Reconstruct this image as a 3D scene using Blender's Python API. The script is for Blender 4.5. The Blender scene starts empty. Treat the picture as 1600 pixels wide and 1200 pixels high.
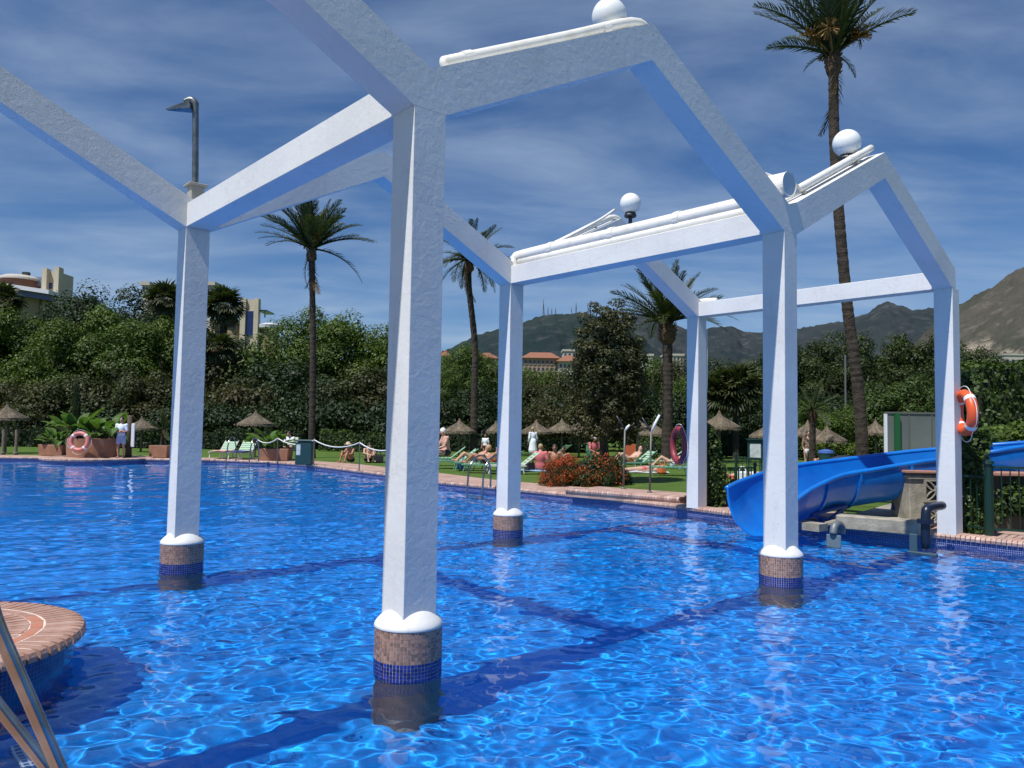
import bpy, bmesh, math, random
import numpy as np
from mathutils import Vector, Matrix
R = math.radians
rng = np.random.default_rng(7)
random.seed(7)
S = bpy.context.scene
COL = S.collection
# ------------------------------------------------------------------ camera
F, PIT, ROLL, H = 1211.5, .0541, .0149, 1.85
cam = bpy.data.cameras.new('camera'); cam.sensor_width = 36; cam.lens = 36 * F / 1600
cam.clip_start = .05; cam.clip_end = 20000
co = bpy.data.objects.new('camera', cam); COL.objects.link(co); S.camera = co
co.matrix_world = Matrix.Translation((0, 0, H)) @ Matrix.Rotation(math.pi / 2 + PIT, 4, 'X') @ Matrix.Rotation(ROLL, 4, 'Z')
# ------------------------------------------------------------------ structure grid
TH = .7182
U = Vector((math.cos(TH), math.sin(TH), 0)); V = Vector((-U.y, U.x, 0)); Z = Vector((0, 0, 1))
# ------------------------------------------------------------------ light
sun_dir = (-U * 1.0 - V * .105 + Z * 1.75).normalized()
el = math.asin(sun_dir.z)
w = bpy.data.worlds.new('World'); S.world = w; w.use_nodes = True
nt = w.node_tree; nt.nodes.clear(); L = nt.links.new
def nd(t, ty, **k):
    n = t.nodes.new(ty)
    for a, b in k.items(): setattr(n, a, b)
    return n
sky = nd(nt, 'ShaderNodeTexSky', sky_type='NISHITA'); sky.sun_disc = False
sky.sun_elevation = el; sky.sun_rotation = math.atan2(sun_dir.x, sun_dir.y)
sky.air_density = 1.0; sky.dust_density = .25; sky.ozone_density = 2.2; sky.altitude = 50
tc = nd(nt, 'ShaderNodeTexCoord'); sep = nd(nt, 'ShaderNodeSeparateXYZ'); L(tc.outputs['Generated'], sep.inputs[0])
def mth(t, op, a, b=None, c=None, clamp=False):
    n = nd(t, 'ShaderNodeMath', operation=op); n.use_clamp = clamp
    for i, v in enumerate((a, b, c)):
        if v is None: continue
        if isinstance(v, (int, float)): n.inputs[i].default_value = v
        else: t.links.new(v, n.inputs[i])
    return n.outputs[0]
zc = mth(nt, 'MAXIMUM', mth(nt, 'ADD', sep.outputs['Z'], .12), .05)
cx = mth(nt, 'DIVIDE', sep.outputs['X'], zc); cy = mth(nt, 'DIVIDE', sep.outputs['Y'], zc)
cmb = nd(nt, 'ShaderNodeCombineXYZ'); L(cx, cmb.inputs[0]); L(cy, cmb.inputs[1])
mp = nd(nt, 'ShaderNodeMapping'); mp.inputs['Rotation'].default_value = (0, 0, R(62)); mp.inputs['Scale'].default_value = (.75, 1.5, 1)
L(cmb.outputs[0], mp.inputs[0])
n1 = nd(nt, 'ShaderNodeTexNoise'); n1.inputs['Scale'].default_value = 1.5; n1.inputs['Detail'].default_value = 9; n1.inputs['Roughness'].default_value = .55; n1.inputs['Distortion'].default_value = .35
L(mp.outputs[0], n1.inputs[0])
n2 = nd(nt, 'ShaderNodeTexNoise'); n2.inputs['Scale'].default_value = .7; n2.inputs['Detail'].default_value = 3
L(cmb.outputs[0], n2.inputs[0])
mr = nd(nt, 'ShaderNodeMapRange'); mr.interpolation_type = 'SMOOTHSTEP'
mr.inputs[1].default_value = .36; mr.inputs[2].default_value = .84
L(mth(nt, 'ADD', mth(nt, 'MULTIPLY', n1.outputs[0], .75), mth(nt, 'MULTIPLY', n2.outputs[0], .3)), mr.inputs[0])
CLOUD_AMT = .66
hz_ = mth(nt, 'SUBTRACT', 1, mth(nt, 'DIVIDE', mth(nt, 'MAXIMUM', sep.outputs['Z'], 0), .42), clamp=True)
n4 = nd(nt, 'ShaderNodeTexNoise'); n4.inputs['Scale'].default_value = 3.2; n4.inputs['Detail'].default_value = 8; n4.inputs['Roughness'].default_value = .6; L(cmb.outputs[0], n4.inputs[0])
mott = mth(nt, 'MULTIPLY', mth(nt, 'SUBTRACT', n4.outputs[0], .45), .6)
low_ = mth(nt, 'MULTIPLY', mth(nt, 'MULTIPLY', hz_, hz_), mth(nt, 'ADD', mth(nt, 'MULTIPLY', n2.outputs[0], .85), .02))
cf = mth(nt, 'ADD', mth(nt, 'MULTIPLY', mth(nt, 'ADD', mr.outputs[0], mth(nt, 'MULTIPLY', mott, mr.outputs[0])), CLOUD_AMT), low_, clamp=True)
tint = nd(nt, 'ShaderNodeMixRGB', blend_type='MULTIPLY'); tint.inputs[0].default_value = 1
tint.inputs[2].default_value = (.50, .90, 1.36, 1); L(sky.outputs[0], tint.inputs[1])
mixc = nd(nt, 'ShaderNodeMixRGB'); L(cf, mixc.inputs[0]); L(tint.outputs[0], mixc.inputs[1]); mixc.inputs[2].default_value = (6.8, 8.6, 11.2, 1)
bg = nd(nt, 'ShaderNodeBackground'); bg.inputs[1].default_value = .058; L(mixc.outputs[0], bg.inputs[0])
wo = nd(nt, 'ShaderNodeOutputWorld'); L(bg.outputs[0], wo.inputs[0])
sl = bpy.data.lights.new('sun', 'SUN'); sl.energy = 5.0; sl.angle = R(.55); sl.color = (1, .965, .9)
so = bpy.data.objects.new('sun', sl); COL.objects.link(so); so.rotation_euler = sun_dir.to_track_quat('Z', 'Y').to_euler()
S.view_settings.view_transform = 'Standard'; S.view_settings.look = 'None'; S.view_settings.exposure = .10; S.view_settings.gamma = 1
S.render.engine = 'CYCLES'
cy_ = S.cycles; cy_.max_bounces = 9; cy_.diffuse_bounces = 3; cy_.glossy_bounces = 4; cy_.transmission_bounces = 6; cy_.transparent_max_bounces = 16
cy_.sample_clamp_indirect = 4; cy_.blur_glossy = 1.0; cy_.use_denoising = True; cy_.use_adaptive_sampling = True; cy_.adaptive_threshold = .015
try: cy_.denoiser = 'OPENIMAGEDENOISE'
except Exception: pass

# ------------------------------------------------------------------ helpers
def ray(x, y):
    dx, dy = x - 800, y - 600; c, s = math.cos(ROLL), math.sin(ROLL)
    r = (c * dx + s * dy) / F; u = -(-s * dx + c * dy) / F
    return Vector((r, math.cos(PIT) - u * math.sin(PIT), math.sin(PIT) + u * math.cos(PIT)))
def gp(x, y, z=.18):
    d = ray(x, y); return Vector((0, 0, H)) + d * ((z - H) / d.z)
def ay(x, y, Y):
    d = ray(x, y); return Vector((0, 0, H)) + d * (Y / d.y)
def new_mesh(name, vs, fs, mat=None, smooth=False):
    me = bpy.data.meshes.new(name); me.from_pydata([tuple(v) for v in vs], [], fs)
    me.validate(); 
    if mat:
        for m in (mat if isinstance(mat, list) else [mat]): me.materials.append(m)
    if smooth: me.polygons.foreach_set('use_smooth', [True] * len(me.polygons))
    me.update(); return me
def ob(name, me, parent=None, loc=None, rz=None, label=None, cat=None, group=None, kind=None):
    o = bpy.data.objects.new(name, me); COL.objects.link(o)
    if parent: o.parent = parent
    if loc is not None: o.location = loc
    if rz is not None: o.rotation_euler = (0, 0, rz)
    for k, v in (('label', label), ('category', cat), ('group', group), ('kind', kind)):
        if v: o[k] = v
    return o
class MB:
    def __init__(s): s.v = []; s.f = []; s.m = []
    def add(s, vs, fs, mi=0):
        n = len(s.v); s.v += [Vector(v) for v in vs]; s.f += [tuple(i + n for i in f) for f in fs]; s.m += [mi] * len(fs); return s
    def box(s, c, size, ax=None, mi=0):
        c = Vector(c); a = ax or (Vector((1, 0, 0)), Vector((0, 1, 0)), Vector((0, 0, 1))); h = [q / 2 for q in size]
        vs = [c + a[0] * (i * h[0]) + a[1] * (j * h[1]) + a[2] * (k * h[2]) for i in (-1, 1) for j in (-1, 1) for k in (-1, 1)]
        return s.add(vs, [(0, 1, 3, 2), (4, 6, 7, 5), (0, 4, 5, 1), (2, 3, 7, 6), (0, 2, 6, 4), (1, 5, 7, 3)], mi)
    def tube(s, pts, r, n=8, cap=True, mi=0):
        pts = [Vector(p) for p in pts]; rs = r if isinstance(r, (list, tuple)) else [r] * len(pts)
        prev = None; vs = []; k = len(pts)
        for i, p in enumerate(pts):
            t = (pts[min(i + 1, k - 1)] - pts[max(i - 1, 0)]).normalized()
            if prev is None:
                a = t.cross(Vector((0, 0, 1)) if abs(t.z) < .9 else Vector((1, 0, 0))).normalized()
            else: a = (prev - t * prev.dot(t)).normalized()
            prev = a; b = t.cross(a)
            vs += [p + (a * math.cos(2 * math.pi * j / n) + b * math.sin(2 * math.pi * j / n)) * rs[i] for j in range(n)]
        fs = [(i * n + j, i * n + (j + 1) % n, (i + 1) * n + (j + 1) % n, (i + 1) * n + j) for i in range(k - 1) for j in range(n)]
        if cap: fs += [tuple(reversed(range(n))), tuple((k - 1) * n + j for j in range(n))]
        return s.add(vs, fs, mi)
    def lathe(s, prof, c=(0, 0, 0), n=24, cap=True, mi=0):
        c = Vector(c); vs = [c + Vector((r * math.cos(2 * math.pi * j / n), r * math.sin(2 * math.pi * j / n), z)) for r, z in prof for j in range(n)]
        k = len(prof); fs = [(i * n + j, i * n + (j + 1) % n, (i + 1) * n + (j + 1) % n, (i + 1) * n + j) for i in range(k - 1) for j in range(n)]
        if cap: fs += [tuple(reversed(range(n))), tuple((k - 1) * n + j for j in range(n))]
        return s.add(vs, fs, mi)
    def prism(s, poly, z0, z1, mi=0):
        n = len(poly); vs = [(p[0], p[1], z0) for p in poly] + [(p[0], p[1], z1) for p in poly]
        return s.add(vs, [tuple(reversed(range(n))), tuple(range(n, 2 * n))] + [(i, (i + 1) % n, n + (i + 1) % n, n + i) for i in range(n)], mi)
    def me(s, name, mat, smooth=False, bevel=0, seg=1):
        if bevel:
            bm = bmesh.new(); bv = [bm.verts.new(v) for v in s.v]
            for f in s.f: bm.faces.new([bv[i] for i in f])
            bmesh.ops.recalc_face_normals(bm, faces=bm.faces)
            bmesh.ops.bevel(bm, geom=[e for e in bm.edges if e.is_manifold and e.calc_face_angle(0) > .5], offset=bevel, segments=seg, affect='EDGES', profile=.6)
            me = bpy.data.meshes.new(name); bm.to_mesh(me); bm.free()
            for m in (mat if isinstance(mat, list) else [mat]): me.materials.append(m)
        else:
            me = new_mesh(name, s.v, s.f, mat)
            if max(s.m or [0]) > 0 and len(me.polygons) == len(s.m): me.polygons.foreach_set('material_index', s.m)
        if smooth: me.polygons.foreach_set('use_smooth', [True] * len(me.polygons))
        me.update(); return me
def quads(name, P, mat, rnd=None):
    """P: (n,4,3) array of quads joined as one mesh, with a random face value."""
    n = len(P); me = bpy.data.meshes.new(name)
    me.vertices.add(n * 4); me.vertices.foreach_set('co', P.reshape(-1).astype(np.float32))
    me.loops.add(n * 4); me.loops.foreach_set('vertex_index', np.arange(n * 4, dtype=np.int32))
    me.polygons.add(n); me.polygons.foreach_set('loop_start', np.arange(0, n * 4, 4, dtype=np.int32))
    me.materials.append(mat); a = me.attributes.new('rnd', 'FLOAT', 'FACE')
    a.data.foreach_set('value', (rnd if rnd is not None else rng.random(n)).astype(np.float32))
    me.update(calc_edges=True); return me
def copy_tree(o, parent=None):
    c = o.copy(); COL.objects.link(c)
    if parent is not None: c.parent = parent
    for ch in [x for x in o.children]: copy_tree(ch, c)
    return c
def smooth_path(pts, n=6):
    pts = [Vector(p) for p in pts]; out = []
    for i in range(len(pts) - 1):
        p0, p1, p2, p3 = pts[max(i - 1, 0)], pts[i], pts[i + 1], pts[min(i + 2, len(pts) - 1)]
        for k in range(n):
            t = k / n
            out.append(.5 * ((2 * p1) + (p2 - p0) * t + (2 * p0 - 5 * p1 + 4 * p2 - p3) * t * t + (3 * p1 - p0 - 3 * p2 + p3) * t ** 3))
    return out + [pts[-1]]
# ------------------------------------------------------------------ materials
def mat(name, col, rough=.6, metal=0, spec=.5, nscale=0, ncol=None, bump=0, bscale=20, detail=5, bdist=.02, coat=0, attr=None, nlo=.35, nhi=.65):
    m = bpy.data.materials.new(name); m.use_nodes = True; t = m.node_tree; b = t.nodes['Principled BSDF']
    b.inputs['Base Color'].default_value = (*col, 1); b.inputs['Roughness'].default_value = rough; b.inputs['Metallic'].default_value = metal
    b.inputs['Specular IOR Level'].default_value = spec; b.inputs['Coat Weight'].default_value = coat
    c = nd(t, 'ShaderNodeTexCoord')
    last = None
    if nscale:
        n = nd(t, 'ShaderNodeTexNoise'); n.inputs['Scale'].default_value = nscale; n.inputs['Detail'].default_value = detail; t.links.new(c.outputs['Object'], n.inputs[0])
        r = nd(t, 'ShaderNodeMapRange'); r.inputs[1].default_value = nlo; r.inputs[2].default_value = nhi; t.links.new(n.outputs[0], r.inputs[0])
        x = nd(t, 'ShaderNodeMixRGB'); x.inputs[1].default_value = (*col, 1); x.inputs[2].default_value = (*ncol, 1); t.links.new(r.outputs[0], x.inputs[0]); last = x.outputs[0]
        if attr:
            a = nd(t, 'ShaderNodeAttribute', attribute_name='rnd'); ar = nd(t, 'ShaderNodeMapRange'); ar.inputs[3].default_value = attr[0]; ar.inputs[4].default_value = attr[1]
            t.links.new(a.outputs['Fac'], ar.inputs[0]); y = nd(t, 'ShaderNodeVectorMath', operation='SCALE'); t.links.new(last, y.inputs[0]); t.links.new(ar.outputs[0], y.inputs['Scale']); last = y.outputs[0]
        t.links.new(last, b.inputs['Base Color'])
    if bump:
        n = nd(t, 'ShaderNodeTexNoise'); n.inputs['Scale'].default_value = bscale; n.inputs['Detail'].default_value = 6; t.links.new(c.outputs['Object'], n.inputs[0])
        bp = nd(t, 'ShaderNodeBump'); bp.inputs['Strength'].default_value = bump; bp.inputs['Distance'].default_value = bdist; t.links.new(n.outputs[0], bp.inputs['Height']); t.links.new(bp.outputs[0], b.inputs['Normal'])
    return m
def stucco():
    m = mat('white_stucco', (.70, .70, .695), .6, nscale=1.3, ncol=(.61, .615, .62), nlo=.4, nhi=.75)
    t = m.node_tree; b = t.nodes['Principled BSDF']; c = nd(t, 'ShaderNodeTexCoord')
    n = nd(t, 'ShaderNodeTexNoise'); n.inputs['Scale'].default_value = 55; n.inputs['Detail'].default_value = 7; n.inputs['Roughness'].default_value = .7
    n.inputs['Distortion'].default_value = .8
    n3 = nd(t, 'ShaderNodeTexNoise'); n3.inputs['Scale'].default_value = 13; n3.inputs['Detail'].default_value = 5; n3.inputs['Distortion'].default_value = .7
    for q in (n, n3): t.links.new(c.outputs['Object'], q.inputs[0])
    mpv = nd(t, 'ShaderNodeMapping'); mpv.inputs['Scale'].default_value = (9, 9, .55); t.links.new(c.outputs['Object'], mpv.inputs[0])
    ns = nd(t, 'ShaderNodeTexNoise'); ns.inputs['Scale'].default_value = 1.6; ns.inputs['Detail'].default_value = 8; ns.inputs['Roughness'].default_value = .7; t.links.new(mpv.outputs[0], ns.inputs[0])
    rs = nd(t, 'ShaderNodeMapRange'); rs.inputs[1].default_value = .56; rs.inputs[2].default_value = .82; rs.inputs[4].default_value = .55; t.links.new(ns.outputs[0], rs.inputs[0])
    vo = nd(t, 'ShaderNodeTexVoronoi', feature='DISTANCE_TO_EDGE'); vo.inputs['Scale'].default_value = .9; dn_ = nd(t, 'ShaderNodeMixRGB'); dn_.inputs[0].default_value = .25; t.links.new(c.outputs['Object'], dn_.inputs[1]); t.links.new(n3.outputs['Color'], dn_.inputs[2]); t.links.new(dn_.outputs[0], vo.inputs[0])
    ck = mth(t, 'MULTIPLY', mth(t, 'LESS_THAN', vo.outputs[0], .0035), .45)
    old = b.inputs['Base Color'].links[0].from_socket; q1 = nd(t, 'ShaderNodeMixRGB'); q1.inputs[2].default_value = (.50, .47, .43, 1); t.links.new(mth(t, 'MAXIMUM', rs.outputs[0], ck), q1.inputs[0]); t.links.new(old, q1.inputs[1]); t.links.new(q1.outputs[0], b.inputs['Base Color'])
    s = mth(t, 'ADD', mth(t, 'MULTIPLY', n.outputs[0], .35), n3.outputs[0])
    bp = nd(t, 'ShaderNodeBump'); bp.inputs['Strength'].default_value = .45; bp.inputs['Distance'].default_value = .007
    t.links.new(s, bp.inputs['Height']); t.links.new(bp.outputs[0], b.inputs['Normal'])
    return m
def leafmat(name, col, col2, trans=.18, lo=.4, hi=1.3, nscale=.35):
    m = mat(name, col, .55, spec=.3, nscale=nscale, ncol=col2, attr=(lo, hi), detail=2)
    t = m.node_tree; b = t.nodes['Principled BSDF']; out = t.nodes['Material Output']
    tr = nd(t, 'ShaderNodeBsdfTranslucent'); src = b.inputs['Base Color'].links[0].from_socket
    g = nd(t, 'ShaderNodeMixRGB', blend_type='MULTIPLY'); g.inputs[0].default_value = 1; g.inputs[2].default_value = (1.5, 1.7, .6, 1); t.links.new(src, g.inputs[1]); t.links.new(g.outputs[0], tr.inputs[0])
    mx = nd(t, 'ShaderNodeMixShader'); mx.inputs[0].default_value = trans; t.links.new(b.outputs[0], mx.inputs[1]); t.links.new(tr.outputs[0], mx.inputs[2]); t.links.new(mx.outputs[0], out.inputs[0])
    return m
STUCCO = stucco()
WHITE = mat('white_plastic', (.8, .78, .73), .35, nscale=6, ncol=(.7, .66, .58), nlo=.5, nhi=.75)
GLOBE = mat('white_globe', (.80, .81, .80), .32, coat=.15)
STEEL = mat('steel', (.30, .255, .22), .2, metal=1, nscale=8, ncol=(.4, .4, .42))  # brown of the reflected surroundings is put into the base colour
DARK = mat('dark_metal', (.03, .033, .035), .45)
GROUT = mat('grout', (.55, .50, .46), .8)

# ------------------------------------------------------------------ pool
DECK = .18
edge = [(7.9, 12.03), (4.36, 15.99), (3.44, 17.29), (2.34, 18.66), (.39, 20.71), (-2.03, 23.04), (-4.29, 26.44), (-8.28, 31.7), (-10.4, 33.4), (-13.0, 34.4), (-18.6, 34.0), (-30, 34.0)]
far_right = Vector((edge[0][0], edge[0][1])) + Vector((.658, -.753)) * 14
PMAT_FLOOR = mat('pool_floor_mosaic', (.012, .17, .62), .5, nscale=1.5, ncol=(.008, .12, .50), bump=0)
EU = Vector((.658, -.753))
near = [(far_right.x, far_right.y), (11.0, -10.0), (7.57, -7.82), (-2.65, 3.87), (-3.5, 4.85), (-5.3, 4.6), (-30, -14)]
outline = [Vector((x, y)) for x, y in edge][::-1] + [Vector(p) for p in near]   # clockwise seen from above
FLOOR = -.92
def offset(poly, d, closed=True):
    """shift a clockwise outline outward by d"""
    out = []; n = len(poly)
    for i, p in enumerate(poly):
        a = poly[i - 1] if (i or closed) else None; b = poly[(i + 1) % n] if (i < n - 1 or closed) else None
        ns = []
        if a is not None: e = (p - a).normalized(); ns.append(Vector((-e.y, e.x)))
        if b is not None: e = (b - p).normalized(); ns.append(Vector((-e.y, e.x)))
        m = sum(ns, Vector((0, 0))).normalized(); k = 1 / max(m.dot(ns[0]), .4); out.append(p + m * d * k)
    return out
def sheet_with_hole(name, outer, hole, z, m):
    bm = bmesh.new()
    for lp in (outer, hole):
        vs = [bm.verts.new((p[0], p[1], z)) for p in lp]
        for i in range(len(vs)): bm.edges.new((vs[i], vs[(i + 1) % len(vs)]))
    bmesh.ops.triangle_fill(bm, use_beauty=True, use_dissolve=False, edges=bm.edges[:])
    for f in bm.faces:
        if f.normal.z < 0: f.normal_flip()
    me = bpy.data.meshes.new(name); bm.to_mesh(me); bm.free(); me.materials.append(m); return me
def tilemat(name, c1, c2, grout, size, gap=.12, rough=.25, spec=.5, vec='Object', rot=None):
    """small square mosaic: per-tile tone, grout lines, slight relief; works on any axis through the box of normals"""
    m = bpy.data.materials.new(name); m.use_nodes = True; t = m.node_tree; b = t.nodes['Principled BSDF']
    c = nd(t, 'ShaderNodeTexCoord'); src = c.outputs[vec]
    if rot is not None:
        q = nd(t, 'ShaderNodeMapping'); q.inputs['Rotation'].default_value = rot; t.links.new(src, q.inputs[0]); src = q.outputs[0]
    sc = nd(t, 'ShaderNodeVectorMath', operation='SCALE'); sc.inputs['Scale'].default_value = 1 / size; t.links.new(src, sc.inputs[0])
    fr = nd(t, 'ShaderNodeVectorMath', operation='FRACTION'); t.links.new(sc.outputs[0], fr.inputs[0])
    fl = nd(t, 'ShaderNodeVectorMath', operation='FLOOR'); t.links.new(sc.outputs[0], fl.inputs[0])
    wn = nd(t, 'ShaderNodeTexWhiteNoise'); t.links.new(fl.outputs[0], wn.inputs[0])
    s3 = nd(t, 'ShaderNodeSeparateXYZ'); t.links.new(fr.outputs[0], s3.inputs[0])
    g = nd(t, 'ShaderNodeNewGeometry'); ng = nd(t, 'ShaderNodeSeparateXYZ')
    vt = nd(t, 'ShaderNodeVectorTransform', vector_type='NORMAL', convert_from='WORLD', convert_to='OBJECT'); t.links.new(g.outputs['True Normal'], vt.inputs[0])
    nsrc = vt.outputs[0]
    if rot is not None:
        q = nd(t, 'ShaderNodeMapping'); q.inputs['Rotation'].default_value = rot; t.links.new(nsrc, q.inputs[0]); nsrc = q.outputs[0]
    t.links.new(nsrc, ng.inputs[0])
    lines = None
    for ax in range(3):
        near = mth(t, 'LESS_THAN', s3.outputs[ax], gap)
        ok = mth(t, 'LESS_THAN', mth(t, 'ABSOLUTE', ng.outputs[ax]), .7)
        k = mth(t, 'MULTIPLY', near, ok); lines = k if lines is None else mth(t, 'MAXIMUM', lines, k)
    mx = nd(t, 'ShaderNodeMixRGB'); mx.inputs[1].default_value = (*c1, 1); mx.inputs[2].default_value = (*c2, 1); t.links.new(wn.outputs[0], mx.inputs[0])
    m2 = nd(t, 'ShaderNodeMixRGB'); m2.inputs[2].default_value = (*grout, 1); t.links.new(lines, m2.inputs[0]); t.links.new(mx.outputs[0], m2.inputs[1])
    t.links.new(m2.outputs[0], b.inputs['Base Color']); b.inputs['Roughness'].default_value = rough; b.inputs['Specular IOR Level'].default_value = spec
    return m
POOLROT = (0, 0, -TH)
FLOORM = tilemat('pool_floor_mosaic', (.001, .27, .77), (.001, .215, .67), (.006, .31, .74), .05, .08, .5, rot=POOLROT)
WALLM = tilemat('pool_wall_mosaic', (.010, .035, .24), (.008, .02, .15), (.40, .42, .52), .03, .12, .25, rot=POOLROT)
GRASS = mat('lawn_grass', (.065, .13, .018), .8, spec=.2, nscale=.9, ncol=(.10, .16, .03), bump=.9, bscale=60, bdist=.04)
big = [(-9000, -9000), (9000, -9000), (9000, 9000), (-9000, 9000)]
hole0 = offset(outline, .30)
ob('ground', sheet_with_hole('ground', big, hole0, DECK - .03, GRASS), kind='structure')
PAVE = mat('terracotta_paving', (.34, .21, .165), .75, nscale=3, ncol=(.44, .31, .26), bump=.3, bscale=40)
hole2 = offset(outline, 2.0)
def ring(name, a, b, za, zb, m):
    n = len(a); vs = [(p.x, p.y, za) for p in a] + [(p.x, p.y, zb) for p in b]
    return new_mesh(name, vs, [(i, (i + 1) % n, n + (i + 1) % n, n + i) for i in range(n)], m)
hole1 = offset(outline, .04)
ob('paving', ring('paving', hole1, hole2, DECK - .018, DECK - .014, PAVE), kind='structure')
# pool basin
m = MB(); n = len(outline)
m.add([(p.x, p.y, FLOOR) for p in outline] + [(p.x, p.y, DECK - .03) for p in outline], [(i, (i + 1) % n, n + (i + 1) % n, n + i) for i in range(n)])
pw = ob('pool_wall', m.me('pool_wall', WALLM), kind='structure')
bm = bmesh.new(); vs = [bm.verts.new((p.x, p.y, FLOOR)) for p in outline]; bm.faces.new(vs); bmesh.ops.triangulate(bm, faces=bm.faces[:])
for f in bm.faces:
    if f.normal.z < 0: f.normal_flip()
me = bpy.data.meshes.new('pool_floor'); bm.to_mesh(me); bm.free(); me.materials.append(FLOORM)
pf = ob('pool_floor', me, kind='structure')
# paving joints as real slabs near the far edge: coping bricks along the edge
BRICK = mat('coping_brick', (.40, .235, .185), .7, nscale=5, ncol=(.56, .40, .34), bump=.25, bscale=50, attr=(.75, 1.2))
def coping(seg_pts, wdt=.30, pitch=.072, z=DECK):
    P = []
    for a, b in zip(seg_pts[:-1], seg_pts[1:]):
        a = Vector((a[0], a[1], 0)); b = Vector((b[0], b[1], 0)); d = b - a; ln = d.length; d.normalize(); nrm = Vector((d.y, -d.x, 0))
        if nrm.dot(U) < 0 and abs(nrm.dot(U)) > .3: nrm = -nrm
        elif nrm.y < 0 and abs(nrm.dot(U)) <= .3: nrm = -nrm
        k = int(ln / pitch)
        for i in range(k):
            c = a + d * ((i + .5) * ln / k); hw = pitch * .43; dz = rng.uniform(-.002, .003)
            prof = [(-.035, z - .075), (-.045, z - .03), (-.025, z + .002), (.01, z + .012), (wdt, z + .012), (wdt, z - .02)]
            L_ = [c - d * hw + nrm * s + Z * (q + dz) for s, q in prof]; R_ = [c + d * hw + nrm * s + Z * (q + dz) for s, q in prof]
            rv = rng.random()
            for j in range(5): P.append(([L_[j], L_[j + 1], R_[j + 1], R_[j]], rv))
            P.append(([L_[0], L_[3], L_[4], L_[5]], rv)); P.append(([R_[0], R_[5], R_[4], R_[3]], rv))
    arr = np.array([[list(v) for v in q] for q, _ in P]); return arr, np.array([r for _, r in P])
arr, rv = coping([(far_right.x, far_right.y)] + edge)
ob('coping_brick', quads('coping_brick', arr, BRICK, rv), label='pink bullnose coping bricks along the far pool edge', kind='stuff')
# ------------------------------------------------------------------ water
def water():
    xs = []; y = 1.0
    ys = [-12.0, -6, -3]; q = -1.0
    while q < 36: ys.append(q); q += .022 if 2.8 < q < 9 else (.04 if q < 14 else (.10 if q < 20 else .22))
    xx = [-31.0, -25]; q = -20.0
    while q < 14: xx.append(q); q += .022 if -4.5 < q < 5.5 else (.045 if -9 < q < 10 else .2)
    X, Y = np.meshgrid(np.array(xx), np.array(ys)); r = np.random.default_rng(3); Zz = np.zeros_like(X)
    for lam, amp, cnt in ((2.2, .0050, 8), (.95, .0040, 14), (.47, .0026, 24), (.26, .0021, 36), (.16, .0010, 40)):
        for _ in range(cnt):
            a = r.normal(2.3, .95); l = lam * r.uniform(.7, 1.35); k = 2 * math.pi / l
            Zz += amp / math.sqrt(cnt) * 1.5 * np.sin(k * (X * math.cos(a) + Y * math.sin(a)) + r.uniform(0, 6.28))
    ny, nx = X.shape; V_ = np.stack([X, Y, Zz], -1).reshape(-1, 3)
    idx = np.arange(nx * ny).reshape(ny, nx)
    F_ = np.stack([idx[:-1, :-1], idx[:-1, 1:], idx[1:, 1:], idx[1:, :-1]], -1).reshape(-1, 4)
    # keep only faces whose centre lies inside the outline (grown a little so the edge meets the wall)
    C = V_[F_].mean(1); poly = [(p.x, p.y) for p in offset(outline, .02)]; ins = np.zeros(len(C), bool)
    j = len(poly) - 1
    for i in range(len(poly)):
        xi, yi = poly[i]; xj, yj = poly[j]
        if yi != yj: ins ^= ((yi > C[:, 1]) != (yj > C[:, 1])) & (C[:, 0] < (xj - xi) * (C[:, 1] - yi) / (yj - yi) + xi)
        j = i
    F_ = F_[ins]; used = np.unique(F_); mp_ = -np.ones(len(V_), int); mp_[used] = np.arange(len(used)); V_ = V_[used]; F_ = mp_[F_]
    me = bpy.data.meshes.new('water'); me.vertices.add(len(V_)); me.vertices.foreach_set('co', V_.reshape(-1).astype(np.float32))
    me.loops.add(len(F_) * 4); me.loops.foreach_set('vertex_index', F_.reshape(-1).astype(np.int32))
    me.polygons.add(len(F_)); me.polygons.foreach_set('loop_start', np.arange(0, len(F_) * 4, 4, dtype=np.int32))
    me.polygons.foreach_set('use_smooth', [True] * len(F_)); me.update(calc_edges=True); return me
WATER = bpy.data.materials.new('pool_water'); WATER.use_nodes = True; t = WATER.node_tree; t.nodes.clear()
gl = nd(t, 'ShaderNodeBsdfGlass'); gl.inputs['IOR'].default_value = 1.333; gl.inputs['Roughness'].default_value = 0; gl.inputs['Color'].default_value = (.93, .98, 1, 1)
o_ = nd(t, 'ShaderNodeOutputMaterial'); t.links.new(gl.outputs[0], o_.inputs[0])
me = water(); me.materials.append(WATER)
wt = ob('water', me, kind='structure')
CAUST = True
if CAUST:
    wt.cycles.is_caustics_caster = True; sl.cycles.is_caustics_light = True
    for o in (pf, pw): o.cycles.is_caustics_receiver = True
    bpy.data.lights['sun'].use_shadow = True
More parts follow.
